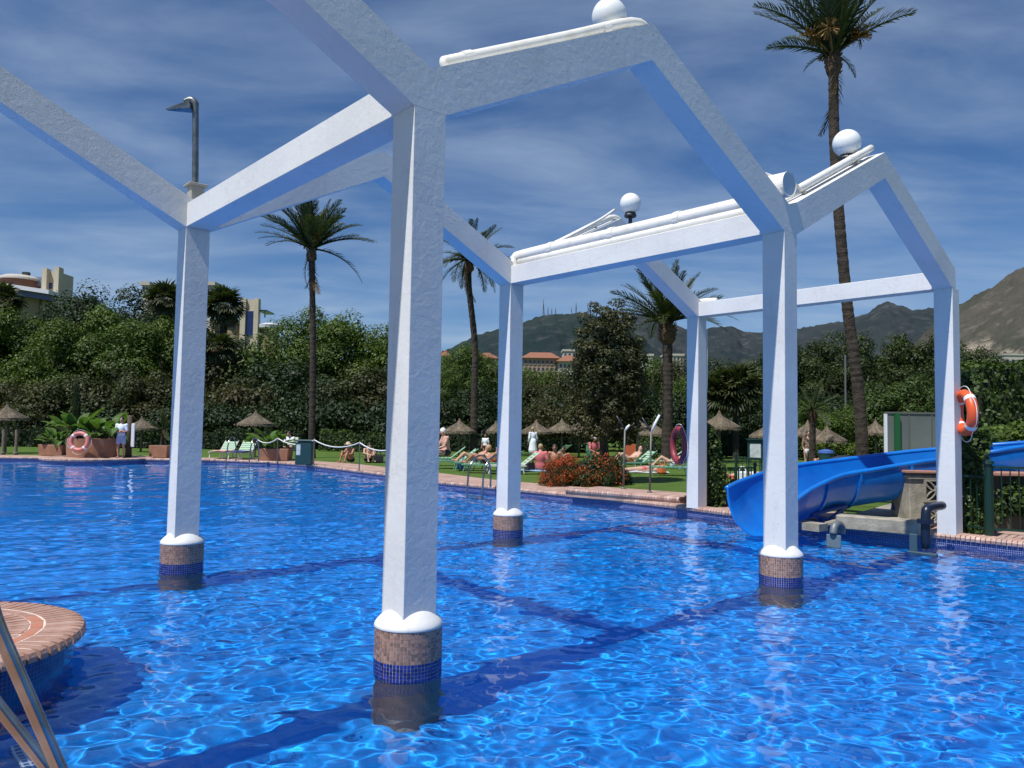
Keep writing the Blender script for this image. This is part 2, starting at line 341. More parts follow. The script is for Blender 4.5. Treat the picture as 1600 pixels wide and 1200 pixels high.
# ------------------------------------------------------------------ pergola
SC = .8605
Nn = Vector((-.871, 6.868, 0)) * SC; LU = 6.19 * SC; LV = 5.8177 * SC; W = .293; HJ = 4.249; TP = .505; TB = .40; HB = .30
def P_(i, j): return Nn + U * (LU * i) + V * (LV * j)      # i along u, j along v
perg = ob('pool_pergola', None, loc=(Nn.x, Nn.y, FLOOR), label='white stucco frame of square columns and zigzag beams standing in the pool', cat='pergola')
POFF = Vector((Nn.x, Nn.y, FLOOR))
def padd(name, mb, matl, parent=perg, **k):
    mb.v = [v - POFF for v in mb.v]; bev = k.pop('bevel', 0); sm = k.pop('smooth', False)
    return ob(name, mb.me(name, matl, bevel=bev, smooth=sm), parent, **k)
TILE_BR = mat('brown_mosaic', (.36, .20, .14), .35, nscale=30, ncol=(.26, .16, .12), attr=(.6, 1.35))
TILE_BL = mat('navy_mosaic', (.012, .016, .13), .2, nscale=30, ncol=(.02, .03, .22), attr=(.5, 1.5))
UNDER = mat('submerged_brown_plinth', (.26, .15, .10), .6, nscale=5, ncol=(.18, .11, .08))
def column(i, j, z0, base=True, wet=True):
    c = P_(i, j); m = MB()
    m.box(c + Z * ((z0 + HJ) / 2), (W, W, HJ - z0), (U, V, Z))
    col = padd('column', m, STUCCO, bevel=.004)
    if not base: return col
    m = MB(); m.lathe([(.255, .352), (.258, .356), (.254, .374), (.240, .396), (.221, .416), (.196, .438), (.17, .460), (.14, .480)], c, 40)
    padd('collar', m, STUCCO, col, smooth=True)
    m = MB(); m.lathe([(.25, FLOOR), (.25, -.03)], c, 40); q = padd('plinth', m, UNDER, col, smooth=False); q.cycles.is_caustics_receiver = True
    m = MB(); m.lathe([(.2505, -.031), (.2505, .352)], c, 60); padd('grout_bed', m, GROUT, col)
    nt_ = 60; bands = {'b': [], 'n': []}
    ts = 2 * math.pi * .252 / nt_
    for row in range(15):
        za = -.028 + row * ts * .97
        if za + ts > .37: break
        for k in range(nt_):
            a0 = 2 * math.pi * (k + .08) / nt_; a1 = 2 * math.pi * (k + .92) / nt_; r_ = .2532 + rng.uniform(-.0008, .0008); r0 = .2500; z1 = za + ts * .82
            g_ = lambda a, r, z: [c.x + r * math.cos(a) - POFF.x, c.y + r * math.sin(a) - POFF.y, z - POFF.z]
            o4 = [g_(a0, r_, za), g_(a1, r_, za), g_(a1, r_, z1), g_(a0, r_, z1)]; i4 = [g_(a0, r0, za), g_(a1, r0, za), g_(a1, r0, z1), g_(a0, r0, z1)]
            L_ = bands['n' if row < 6 else 'b']; L_.append(o4)
            for e in range(4): f = (e + 1) % 4; L_.append([i4[e], i4[f], o4[f], o4[e]])
    for key, mm in (('n', TILE_BL), ('b', TILE_BR)):
        A = np.array(bands[key]); rv = np.repeat(rng.random(len(A) // 5), 5)
        ob('mosaic_tile', quads('mosaic_tile', A, mm, rv), col, kind='stuff')
    return col
for i, j in ((0, 0), (1, 0), (0, 1), (1, 1), (-1, 0), (-1, 1)): column(i, j, .30, True)
column(2, 0, DECK - .02, False); column(2, 1, DECK - .02, False)
def gable(i, j):
    a = P_(i, j); h = W / 2; pk = HJ + (LU / 2 - h) * TP
    prof = [(0, HJ), (h, HJ), (LU / 2, pk), (LU - h, HJ), (LU, HJ), (LU, HJ + TB - h * TP), (LU / 2, pk + TB - .02), (0, HJ + TB - h * TP)]
    vs = [a + U * s + Z * z + V * (e * h) for e in (-1, 1) for s, z in prof]
    m = MB(); n = 8; m.add(vs, [tuple(range(n)), tuple(reversed(range(n, 2 * n)))] + [(k, n + k, n + (k + 1) % n, (k + 1) % n) for k in range(n) if k not in (4, 7)])
    padd('gable_beam', m, STUCCO)
for j in (0, 1):
    for i in (-1, 0, 1): gable(i, j)
for i in (0, 1, 2, -1):
    a, b = P_(i, 0) + V * (W / 2), P_(i, 1) - V * (W / 2); m = MB()
    m.box((a + b) / 2 + Z * (HJ + HB / 2 + .002), (W - .004, (b - a).length, HB), (U, V, Z)); padd('cross_beam', m, STUCCO, bevel=.006)
# ------------------------------------------------------------------ pipes, lamps and fittings on the frame
def gz(s): # top of gable at distance s from its lower end
    return HJ + TB - (W / 2) * TP + min(s, LU - s) * TP
def gpt(i, j, s, dz=0, off=0): return P_(i, j) + U * s + V * off + Z * (gz(s) + dz)
BRACK = mat('pipe_bracket', (.6, .58, .53), .5)
def pipe_thing(label, pts, r, brackets, collars=()):
    root = ob('white_pipe', None, loc=pts[0], label=label, cat='pipe', group='white pipes lying along the stucco beams'); o = Vector(pts[0])
    m = MB(); m.tube([Vector(p) - o for p in smooth_path(pts, 4)], r, 14); ob('pipe_run', m.me('pipe_run', WHITE, smooth=True), root)
    for c, hgt in brackets:
        m = MB(); m.box(Vector(c) - o + Z * (hgt / 2), (.03, .05, hgt), (U, V, Z)); ob('bracket', m.me('bracket', BRACK), root)
    for c, d in collars:
        m = MB(); c = Vector(c) - o; d = Vector(d).normalized(); m.tube([c - d * .05, c + d * .05], r * 1.15, 14); ob('pipe_joint', m.me('pipe_joint', WHITE, smooth=False), root)
    return root
T1 = (U + Z * TP).normalized(); T2 = (U - Z * TP).normalized()
a = [gpt(0, 0, .22, .055), gpt(0, 0, LU * .3, .055), gpt(0, 0, LU / 2 - .15, .06), gpt(0, 0, LU / 2 + .10, .03)]
pipe_thing('long cream pipe running up the nearest zigzag beam to its peak under a globe lamp', a, .052, [(gpt(0, 0, .5), .06), (gpt(0, 0, 1.5), .06), (gpt(0, 0, 2.3), .06)],
           [(gpt(0, 0, .45, .055), T1), (gpt(0, 0, LU / 2 - .55, .055), T1)])
m = MB(); m.tube([gpt(0, 0, LU / 2 - .5, .04, .1), gpt(0, 0, LU / 2 - .02, .045, .1)], .03, 8)
a = [gpt(1, 0, .5, .11, .0), gpt(1, 0, 1.5, .11), gpt(1, 0, LU / 2 - .12, .11)]
pipe_thing('cream pipe raised on brackets along the farther zigzag beam beside a globe lamp', a, .05, [(gpt(1, 0, .6), .08), (gpt(1, 0, 2.1), .08)], [(gpt(1, 0, 1.9, .11), T1)])
a = [gpt(1, 0, .1, .05, .05), gpt(1, 0, .6, .04, .05), gpt(1, 0, LU / 2 - .1, .04, .05)]
pipe_thing('thin white pipe close on the farther zigzag beam beneath the raised pipe', a, .022, [])
a = [gpt(0, 0, LU - .62, .02, .12), gpt(0, 0, LU - .3, .16, .12), gpt(1, 0, .0, .40, .10) - Z * .22, gpt(1, 0, .5, .12, .02)]
a = [gpt(0, 0, LU - .75, .03, .13), gpt(1, 0, .5, .13, .03)]
pipe_thing('short cream pipe bridging the notch above the white drum lamp', a, .032, [])
# big channel pipe on the cross beam between the back row and the front row
c0 = P_(1, 1) - V * .10; c1 = P_(1, 0) + V * (W / 2); zt = HJ + HB
a = [c0 + Z * (zt + .0), c0 - V * .04 + Z * (zt + .13), c0 - V * .22 + Z * (zt + .18), (c0 + c1) / 2 + Z * (zt + .18), c1 + Z * (zt + .18)]
pipe_thing('fat white pipe lying along the middle cross beam with an elbow at its far end', a, .10,
           [(c0 - V * k + Z * zt, .05) for k in (.6, 1.6, 2.6, 3.6)], [(c0 - V * k + Z * (zt + .18), V) for k in (.9, 2.2, 3.4)])
m = MB()
a = [c0 - V * .15 - U * .04 + Z * (zt + .06), c1 - U * .04 + Z * (zt + .06)]
pipe_thing('slim white pipe below the fat pipe on the middle cross beam', a, .065, [])
a = [gpt(1, 1, .3, .06), gpt(1, 1, 1.2, .06), gpt(1, 1, LU / 2 - .2, .08), gpt(1, 1, LU / 2 + .15, .05)]
pipe_thing('white pipe on the far zigzag beam behind the middle globe lamp', a, .05, [(gpt(1, 1, 2.1), .06)])
a = [gpt(1, 1, .3, .05, -.1), gpt(1, 1, 1.9, .12, -.1), gpt(1, 1, LU / 2 - .15, .2, -.1)]
pipe_thing('thin white pipe beside the far zigzag beam pipe near the middle globe lamp', a, .025, [])
a = [P_(2, 1) - V * .0 + Z * (HJ + TB - .05), P_(2, 1) - V * .25 + Z * (zt + .05), P_(2, 1) - V * .5 + Z * (zt + .03)]
pipe_thing('stub of white pipe at the top of the far column by the planted bank', a, .05, [])
def globe(label, c, r):
    root = ob('globe_lamp', None, loc=c, label=label, cat='lamp', group='white globe lamps on the beams')
    m = MB(); m.lathe([(.001, r * 1.0 - r)] + [(r * math.sin(math.pi * k / 20), r - r * math.cos(math.pi * k / 20)) for k in range(1, 20)] + [(.001, 2 * r)], (0, 0, .05), 32)
    ob('globe', m.me('globe', GLOBE, smooth=True), root)
    m = MB(); m.lathe([(r * .55, 0), (r * .6, .02), (r * .5, .06), (r * .42, .09)], n=20); m.box((0, 0, -.05), (.05, .05, .1)); ob('lamp_socket', m.me('lamp_socket', DARK), root)
def globe_at(px, py, P, r, label):
    c = ay(px, py, P.y); globe(label, (c.x, c.y, c.z - r - .05), r)
globe_at(952, 26, gpt(0, 0, LU / 2 - .35, 0, .2), .175, 'white globe lamp at the very top of the picture on the nearest beam peak')
globe_at(1323, 224, gpt(1, 0, LU / 2 - .55, 0, .22), .195, 'white globe lamp in front of the tall palm trunk')
globe_at(985, 318, P_(1, 1).lerp(P_(1, 0), .46), .155, 'white globe lamp over the middle cross beam with dark socket')
# drum lamp in the notch of the front row
dc = ay(1216, 291, P_(1, 0).y - .1); ax_ = Vector((.62, -.74, -.03)).normalized()
root = ob('drum_spotlight', None, loc=dc, label='round white drum spotlight sitting in the notch above the front column', cat='lamp')
m = MB(); m.tube([-ax_ * .13, ax_ * .14], .148, 28); ob('housing', m.me('housing', WHITE, smooth=False), root)
m = MB(); m.tube([ax_ * .139, ax_ * .152], .153, 28, cap=False); m.tube([ax_ * .15, ax_ * .143], [.153, .135], 28, cap=False); ob('rim', m.me('rim', WHITE), root)
m = MB(); m.tube([ax_ * .141, ax_ * .145], .135, 28); ob('lens', m.me('lens', mat('lamp_glass', (.45, .5, .56), .1)), root)
m = MB(); m.box((0, 0, -.15), (.14, .06, .08), (U, V, Z)); ob('bracket', m.me('bracket', BRACK), root)
# steel street lamp on the back-left column
lc = P_(0, 1) + Z * gz(0) + V * .0; q = ay(312, 160, lc.y + .05)
root = ob('steel_lamp', None, loc=lc, label='curved steel lamp with flat pointed head standing on the left column', cat='lamp')
top = q.z - lc.z; sx = q.x - lc.x - .03
LAMP = mat('weathered_steel', (.22, .24, .25), .38, metal=.8, nscale=9, ncol=(.12, .13, .13))
m = MB(); m.box((0, 0, .12), (.16, .16, .24), (U, V, Z)); m.box((0, 0, .25), (.24, .24, .03), (U, V, Z)); ob('base_box', m.me('base_box', mat('lamp_box', (.3, .29, .26), .6), bevel=.008), root)
pth = [(sx * .2, 0, .26), (sx * .5, 0, top * .5), (sx, 0, top - .12), (sx - .01, 0, top - .03), (sx - .06, 0, top + .01), (sx - .14, 0, top - .02)]
m = MB(); m.tube(smooth_path(pth, 5), [.04] * 11 + [.042] * 15, 14); ob('pole', m.me('pole', LAMP, smooth=True), root)
m = MB(); hd = [(sx - .04, .10, top - .03), (sx - .04, -.10, top - .03), (sx - .38, -.02, top - .11), (sx - .38, .02, top - .11)]
lo_ = [(sx - .03, .09, top - .13), (sx - .03, -.09, top - .13), (sx - .36, -.02, top - .13), (sx - .36, .02, top - .13)]
m.add(hd + lo_, [(0, 1, 2, 3), (7, 6, 5, 4), (0, 4, 5, 1), (1, 5, 6, 2), (2, 6, 7, 3), (3, 7, 4, 0)]); ob('lamp_head', m.me('lamp_head', LAMP, bevel=.006), root)
# downpipe on the far column
kc = P_(2, 1) + U * .0 - V * (W / 2 + .0) + U * (W / 2 + .05) + V * .05
m = MB(); m.tube([kc + Z * .15, kc + Z * 2.6, kc + U * .02 + Z * 2.75, kc + U * .02 + Z * 4.0], .028, 10)
ob('downpipe', m.me('downpipe', WHITE, smooth=True), label='thin white downpipe beside the far column above the creeper', cat='pipe')

# ------------------------------------------------------------------ round brick island
ISC = Vector((-4.46, 5.76, 0)); ISR = 1.19; IZ = .24
IB = mat('island_brick', (.30, .155, .115), .65, nscale=9, ncol=(.42, .26, .20), bump=.3, bscale=60)
IB2 = mat('island_brick_dusty', (.36, .215, .17), .7, nscale=9, ncol=(.46, .30, .25), bump=.3, bscale=60)
IB3 = mat('island_brick_red', (.45, .17, .10), .65, nscale=6, ncol=(.4, .2, .14), bump=.3, bscale=60)
root = ob('round_brick_island', None, loc=ISC, label='round brick-topped platform with dark tiled side jutting into the pool', cat='platform')
m = MB(); m.lathe([(ISR - .06, FLOOR), (ISR - .06, IZ - .06)], n=72); q = ob('tiled_side', m.me('tiled_side', tilemat('island_mosaic', (.008, .012, .09), (.012, .02, .16), (.10, .12, .22), .03, .1, .2)), root); q.cycles.is_caustics_receiver = True
m = MB(); m.lathe([(ISR - .025, IZ - .07), (ISR - .025, IZ - .022), (ISR - .06, IZ - .004)], n=72); ob('mortar_bed', m.me('mortar_bed', mat('pale_mortar', (.62, .54, .48), .85)), root)
def brickring(r0, r1, n, mats_, gap=.10, bull=0, h=.014):
    ms = []
    for q in range(3):
        da = 2 * math.pi / n * (1 - gap) / 2; a_ = Vector((math.cos(da), math.sin(da))); m = MB(); zt_ = IZ + random.uniform(-.002, .004)
        if bull:
            prof = [(r0, IZ - .05), (r0, zt_), (r1 - .05, zt_), (r1 - .015, zt_ - .012), (r1, zt_ - .04), (r1, IZ - .075), (r1 - .04, IZ - .085)]
        else: prof = [(r0, IZ - .05), (r0, zt_ - .003), (r0 + .004, zt_), (r1 - .004, zt_), (r1, zt_ - .003), (r1, IZ - .05)]
        k = len(prof); vs = [(r * math.cos(s * da), r * math.sin(s * da), z) for s in (-1, 1) for r, z in prof]
        m.add(vs, [tuple(reversed(range(k))), tuple(range(k, 2 * k))] + [(i, (i + 1) % k, k + (i + 1) % k, k + i) for i in range(k)]); ms.append(m.me('brick', mats_[q % len(mats_)]))
    for i in range(n): ob('brick', ms[random.randrange(3)], root, rz=2 * math.pi * i / n + random.uniform(-.004, .004))
brickring(.93, 1.21, 78, [IB, IB2, IB], .24, 1)
brickring(.83, .92, 24, [IB3, IB], .03)
brickring(.55, .82, 56, [IB, IB2, IB], .24)
brickring(.45, .54, 16, [IB2], .02)
m = MB(); m.lathe([(.36, IZ), (.44, IZ)], n=48, cap=False); m.lathe([(.44, IZ), (.44, IZ - .03)], n=48, cap=False); ob('drain_ring', m.me('drain_ring', mat('grey_drain', (.12, .13, .14), .5)), root)
brickring(.12, .35, 22, [IB3, IB3, IB], .08)
# pool deck on the near side (corner of coping by the camera)
arr, rv = coping([(7.72, -7.69), (-2.5, 4.0), (-3.3, 4.93)], pitch=.11)
o_w = arr.copy()
def coping_near():
    a = Vector((3.05, -2.61, 0)); b = Vector((-3.1, 4.39, 0)); d = (b - a).normalized(); nrm = -U; k = int((b - a).length / .115); hw = .050
    P = [];
    for i in range(k):
        c = a + d * (i + .5) * .115; prof = [(-.035, DECK - .075), (-.045, DECK - .03), (-.025, DECK + .002), (.01, DECK + .012), (.3, DECK + .012), (.3, DECK - .02)]; rvv = rng.random(); dz = rng.uniform(-.002, .003)
        L_ = [c - d * hw + nrm * s + Z * (q + dz) for s, q in prof]; R_ = [c + d * hw + nrm * s + Z * (q + dz) for s, q in prof]
        for j in range(5): P.append(([L_[j], L_[j + 1], R_[j + 1], R_[j]], rvv))
        P.append(([L_[0], L_[3], L_[4], L_[5]], rvv)); P.append(([R_[0], R_[5], R_[4], R_[3]], rvv))
    return np.array([[list(v) for v in q] for q, _ in P]), np.array([r for _, r in P])
arr, rv = coping_near(); ob('coping_brick', quads('coping_brick', arr, BRICK, rv), label='near pool coping bricks', kind='stuff')
# submerged white step beside the ladder
m = MB(); m.box(gp(46, 1212, -.16), (.16, .34, .08), (U, V, Z)); st = ob('pool_step', m.me('pool_step', tilemat('white_step_mosaic', (.05, .09, .28), (.03, .06, .22), (.50, .54, .58), .045, .3, .3, rot=POOLROT)), label='submerged pool step of small tiles with white joints', cat='step')
st.cycles.is_caustics_receiver = True
# near ladder rails
root = ob('pool_ladder', None, loc=(-1.7, 2.4, DECK), label='steel ladder rails with painted brown reflection, cut off at the lower left corner', cat='ladder')
lo = Vector((-1.7, 2.4, DECK))
def lrail(A, B, up, dn):
    A, B = Vector(A), Vector(B); e_ = (A - B).normalized(); pts = [A + e_ * .5 - U * .6 - Z * .9, A + e_ * .5 - U * .5 - Z * .1, A + e_ * .55 - U * .2 + Z * .02, A + e_ * .3, A, A.lerp(B, .5), B, B + (B - A) * .6 + Z * 0, Vector((B.x, B.y, 0)) + U * .16 - Z * .5]
    m = MB(); m.tube([p - lo for p in smooth_path(pts, 6)], .022, 16); ob('rail', m.me('rail', STEEL, smooth=True), root)
A1 = ay(0, 988, 2.4); B1 = ay(95, 1205, 2.53); lrail(A1, B1, Z, Z)
A2 = ay(-5, 1100, 2.75); B2 = ay(78, 1205, 2.86); lrail(A2, B2, Z, Z)

# ------------------------------------------------------------------ foliage
def unit(n):
    v = rng.normal(size=(n, 3)); return v / np.linalg.norm(v, axis=1, keepdims=True)
def leaf_quads(c, nrm, size, asp=.6):
    """c (n,3), nrm (n,3) -> (n,4,3) diamond-ish leaves"""
    n = len(c); r = unit(n); t = np.cross(nrm, r); t /= np.linalg.norm(t, axis=1, keepdims=True) + 1e-9; b = np.cross(nrm, t)
    s = (size * rng.uniform(.6, 1.3, n))[:, None]; t = t * s * .5; b = b * s * asp * .5
    bend = nrm * s * .12
    return np.stack([c - t, c + b + bend, c + t, c - b + bend], 1)
def crown_mesh(name, rx, ry, rz, ncl, rcl, nleaf, leaf, m, flat=0, low=-.75, core=True):
    d = unit(ncl * 3); d = d[d[:, 2] > low][:ncl]; k = len(d); rad = rng.uniform(.45, 1.0, k) ** .6
    C = d * rad[:, None] * (np.array([rx, ry, rz]) - rcl * .7)
    rc = rcl * rng.uniform(.6, 1.25, k)
    per = rng.integers(0, k, nleaf); dd = unit(nleaf); dd[:, 2] = np.where(rng.random(nleaf) < .35, np.abs(dd[:, 2]), dd[:, 2])
    rr = rc[per] * rng.uniform(.62, 1.08, nleaf); P = C[per] + dd * rr[:, None] * np.array([1, 1, .8])
    nr = dd + .5 * unit(nleaf) + np.array([0, 0, .25]); nr /= np.linalg.norm(nr, axis=1, keepdims=True)
    if low < -.5:
        lo_, hi_ = np.percentile(P[:, 2], [.3, 99.7]); P[:, 2] = (P[:, 2] - lo_) / (hi_ - lo_) * 2 * rz - rz
        for ax in (0, 1): P[:, ax] *= (rx, ry)[ax] / np.percentile(np.abs(P[:, ax]), 99)
    Q = leaf_quads(P, nr, leaf); rnd = np.clip(rng.normal(.5, .22, nleaf) + (per % 7 - 3) * .05, 0, 1)
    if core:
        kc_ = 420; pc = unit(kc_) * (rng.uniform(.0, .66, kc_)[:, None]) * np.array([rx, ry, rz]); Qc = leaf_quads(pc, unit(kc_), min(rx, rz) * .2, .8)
        Q = np.concatenate([Q, Qc]); rnd = np.concatenate([rnd, np.full(kc_, .02)])  # inner leaves get the darkest tone, crown shade put into their colour
    return quads(name, Q, m, rnd)
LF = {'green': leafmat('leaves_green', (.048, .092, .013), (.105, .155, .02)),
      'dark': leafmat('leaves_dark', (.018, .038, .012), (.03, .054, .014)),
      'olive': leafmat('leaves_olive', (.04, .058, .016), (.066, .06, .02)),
      'pine': leafmat('needles', (.042, .064, .012), (.026, .044, .01)),
      'hedge': leafmat('leaves_hedge', (.06, .10, .02), (.04, .075, .014)),
      'bronze': leafmat('leaves_bronze', (.040, .056, .018), (.080, .070, .026), .2)}
BARK = mat('bark', (.10, .075, .055), .9, nscale=6, ncol=(.05, .04, .03), bump=.8, bscale=18)
CR = {}
def crowns(key, *a, k=2):
    if key not in CR: CR[key] = [crown_mesh('crown', *a) for _ in range(k)]
    return CR[key]
def tree(px, ytop, Y, wpx, kind, label, group=None, lean=0, base=None, shape=None, name='tree', trunk_r=None, clear=.28):
    """px/ytop: pixel of the crown's top; Y distance; wpx crown width in pixels"""
    top = ay(px, ytop, Y); wid = wpx / F * Y; hgt = top.z - DECK; ch = hgt * (1 - clear)
    asp = min(3.0, max(.5, round(ch / wid / .4) * .4)); key = (kind, asp); bz = kind == 'bronze'
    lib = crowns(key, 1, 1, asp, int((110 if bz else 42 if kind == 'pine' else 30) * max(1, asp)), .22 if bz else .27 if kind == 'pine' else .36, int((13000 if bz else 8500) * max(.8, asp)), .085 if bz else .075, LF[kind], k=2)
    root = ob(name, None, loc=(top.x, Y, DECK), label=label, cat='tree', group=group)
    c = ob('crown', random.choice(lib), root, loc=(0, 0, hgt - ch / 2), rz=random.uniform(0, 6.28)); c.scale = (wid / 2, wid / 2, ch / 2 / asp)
    r0 = trunk_r or max(.12, hgt * .022); m = MB(); hh = hgt * .72
    m.tube(smooth_path([(0, 0, -.1), (random.uniform(-.1, .1), .05, hh * .35), (random.uniform(-.2, .2), 0, hh * .7), (0, 0, hh)], 3), [r0 * (1.25 - .09 * i) for i in range(10)], 9)
    for _ in range(5):
        a = random.uniform(0, 6.28); z0 = hh * random.uniform(.35, .75); d = Vector((math.cos(a), math.sin(a), .9)); m.tube([(0, 0, z0), d * wid * .14 + Z * z0, d * wid * .28 + Z * (z0 + .1)], [r0 * .5, r0 * .35, r0 * .12], 6)
    ob('trunk', m.me('trunk', BARK, smooth=True), root); return root
# ------------------------------------------------------------------ mountains
def vnoise(x, y, seed):
    r = np.random.default_rng(seed).random((256, 256)); xi = np.floor(x).astype(int); yi = np.floor(y).astype(int); fx = x - xi; fy = y - yi
    fx = fx * fx * (3 - 2 * fx); fy = fy * fy * (3 - 2 * fy); g = lambda a, b: r[(xi + a) % 256, (yi + b) % 256]
    return (g(0, 0) * (1 - fx) + g(1, 0) * fx) * (1 - fy) + (g(0, 1) * (1 - fx) + g(1, 1) * fx) * fy
def ridged(x, y, seed, o=6):
    s = 0; a = 1; f = 1
    for k in range(o): s = s + a * (1 - np.abs(2 * vnoise(x * f, y * f, seed + k) - 1)); a *= .5; f *= 2.03
    return s / 2
def hillmat(name, c1, c2, c3, sc, lo, hi, extra=None):
    m = bpy.data.materials.new(name); m.use_nodes = True; t = m.node_tree; b = t.nodes['Principled BSDF']; b.inputs['Roughness'].default_value = .95; b.inputs['Specular IOR Level'].default_value = .1
    c = nd(t, 'ShaderNodeTexCoord'); n = nd(t, 'ShaderNodeTexNoise'); n.inputs['Scale'].default_value = sc; n.inputs['Detail'].default_value = 10; n.inputs['Roughness'].default_value = .68; t.links.new(c.outputs['Object'], n.inputs[0])
    n2_ = nd(t, 'ShaderNodeTexNoise'); n2_.inputs['Scale'].default_value = sc * 9; n2_.inputs['Detail'].default_value = 8; n2_.inputs['Roughness'].default_value = .75; t.links.new(c.outputs['Object'], n2_.inputs[0])
    r = nd(t, 'ShaderNodeMapRange'); r.inputs[1].default_value = lo; r.inputs[2].default_value = hi; t.links.new(n.outputs[0], r.inputs[0])
    x = nd(t, 'ShaderNodeMixRGB'); x.inputs[1].default_value = (*c1, 1); x.inputs[2].default_value = (*c2, 1); t.links.new(r.outputs[0], x.inputs[0])
    r2 = nd(t, 'ShaderNodeMapRange'); r2.inputs[1].default_value = .52; r2.inputs[2].default_value = .68; t.links.new(n2_.outputs[0], r2.inputs[0])
    y = nd(t, 'ShaderNodeMixRGB'); y.inputs[2].default_value = (*c3, 1); t.links.new(r2.outputs[0], y.inputs[0]); t.links.new(x.outputs[0], y.inputs[1])
    last = y.outputs[0]
    if extra:
        a = nd(t, 'ShaderNodeAttribute', attribute_name='bare'); q = nd(t, 'ShaderNodeMixRGB'); q.inputs[2].default_value = (*extra, 1); t.links.new(a.outputs['Fac'], q.inputs[0]); t.links.new(last, q.inputs[1]); last = q.outputs[0]
    t.links.new(last, b.inputs['Base Color']); return m
def hills(name, sky_pts, D, depth, m, seed, rough, foot_frac=.25, bare=None, label=None):
    """terrain whose crest follows the ridge line, with real depth in front of and behind the crest"""
    az = []; hz = []
    for px, py in sky_pts:
        d = ray(px, py); az.append(math.atan2(d.x, d.y)); hz.append(H + D * d.z / math.hypot(d.x, d.y))
    A = np.linspace(az[0], az[-1], 420); C = np.interp(A, az, hz); T = np.linspace(0, 1.8, 150)
    AA, TT = np.meshgrid(A, T, indexing='ij'); RR = D - depth + depth * TT; X = RR * np.sin(AA); Y = RR * np.cos(AA)
    prof = np.where(TT < 1, TT ** 1.25, 1 - (TT - 1) * .8); fall = np.clip((AA - A[0]) / .06, 0, 1) * np.clip((A[-1] - AA) / .06, 0, 1)
    nz = ridged(X / depth * 5.5 + 40, Y / depth * 5.5 + 40, seed) - .5
    fine = (ridged(X / depth * 26 + 40, Y / depth * 26 + 40, seed + 9) - .5)
    dd_ = np.abs(TT - 1); amp = rough * np.clip(dd_ * 3, .12, 1)
    Zz = C[:, None] * prof * (1 + nz * amp) + fine * C[:, None] * rough * .22; Zz = Zz * fall - 20 * (TT < .02) - 15
    vs = np.stack([X, Y, Zz], -1).reshape(-1, 3); na, nt2 = AA.shape; idx = np.arange(na * nt2).reshape(na, nt2)
    F_ = np.stack([idx[:-1, :-1], idx[1:, :-1], idx[1:, 1:], idx[:-1, 1:]], -1).reshape(-1, 4)
    me = bpy.data.meshes.new(name); me.vertices.add(len(vs)); me.vertices.foreach_set('co', vs.reshape(-1).astype(np.float32)); me.loops.add(len(F_) * 4); me.loops.foreach_set('vertex_index', F_.reshape(-1).astype(np.int32))
    me.polygons.add(len(F_)); me.polygons.foreach_set('loop_start', np.arange(0, len(F_) * 4, 4, dtype=np.int32)); me.polygons.foreach_set('use_smooth', [True] * len(F_)); me.materials.append(m)
    at_ = me.attributes.new('bare', 'FLOAT', 'POINT'); bv = np.zeros(len(vs))
    if bare:
        for px, py0, py1, wpx in bare:
            d = ray(px, (py0 + py1) / 2); a0 = math.atan2(d.x, d.y); el_ = d.z / math.hypot(d.x, d.y); e2 = (Zz - H) / RR; h_ = (py1 - py0) / F / 2
            bv = np.maximum(bv, np.clip(1.25 - ((AA - a0) / (wpx / F / 2)) ** 2 - ((e2 - el_) / h_) ** 2 - nz * 1.5 - fine * 4, 0, 1).reshape(-1) * (TT.reshape(-1) < 1))
    at_.data.foreach_set('value', bv.astype(np.float32)); me.update(calc_edges=True)
    return ob(name, me, kind='structure')
HM1 = hillmat('green_mountain', (.012, .024, .026), (.024, .036, .036), (.05, .056, .058), .0016, .4, .65)  # bluish cast of distance haze is put into the hill colour
HM2 = hillmat('rocky_mountain', (.075, .068, .058), (.04, .046, .034), (.13, .115, .095), .0025, .38, .62, extra=(.34, .29, .23))
HM0 = hillmat('far_mountain', (.018, .028, .033), (.034, .042, .045), (.068, .07, .07), .0012, .4, .65)
hills('green_mountain', [(250, 665), (420, 640), (560, 600), (640, 565), (690, 545), (740, 521), (790, 505), (850, 489), (880, 487), (915, 484), (930, 488), (960, 500), (1000, 520), (1050, 560), (1150, 640), (1200, 660)], 3000, 1500, HM1, 11, .28)
hills('far_mountain', [(900, 600), (950, 520), (985, 493), (1008, 489), (1022, 490), (1045, 505), (1070, 511), (1100, 512), (1120, 507), (1142, 505), (1160, 514), (1190, 517), (1250, 512), (1285, 506), (1330, 497), (1355, 486), (1375, 475), (1389, 471), (1405, 476), (1425, 482), (1450, 478), (1470, 480), (1520, 500), (1620, 520)], 4200, 1900, HM0, 31, .3,
      bare=[(1355, 515, 530, 90)])
hills('rocky_mountain', [(1280, 660), (1350, 600), (1400, 560), (1440, 515), (1470, 485), (1500, 468), (1530, 452), (1560, 435), (1590, 416), (1620, 402), (1700, 365), (1800, 330), (1900, 315), (2100, 340)], 2100, 1200, HM2, 51, .30,
      bare=[(1525, 530, 550, 46), (1585, 546, 566, 40)])
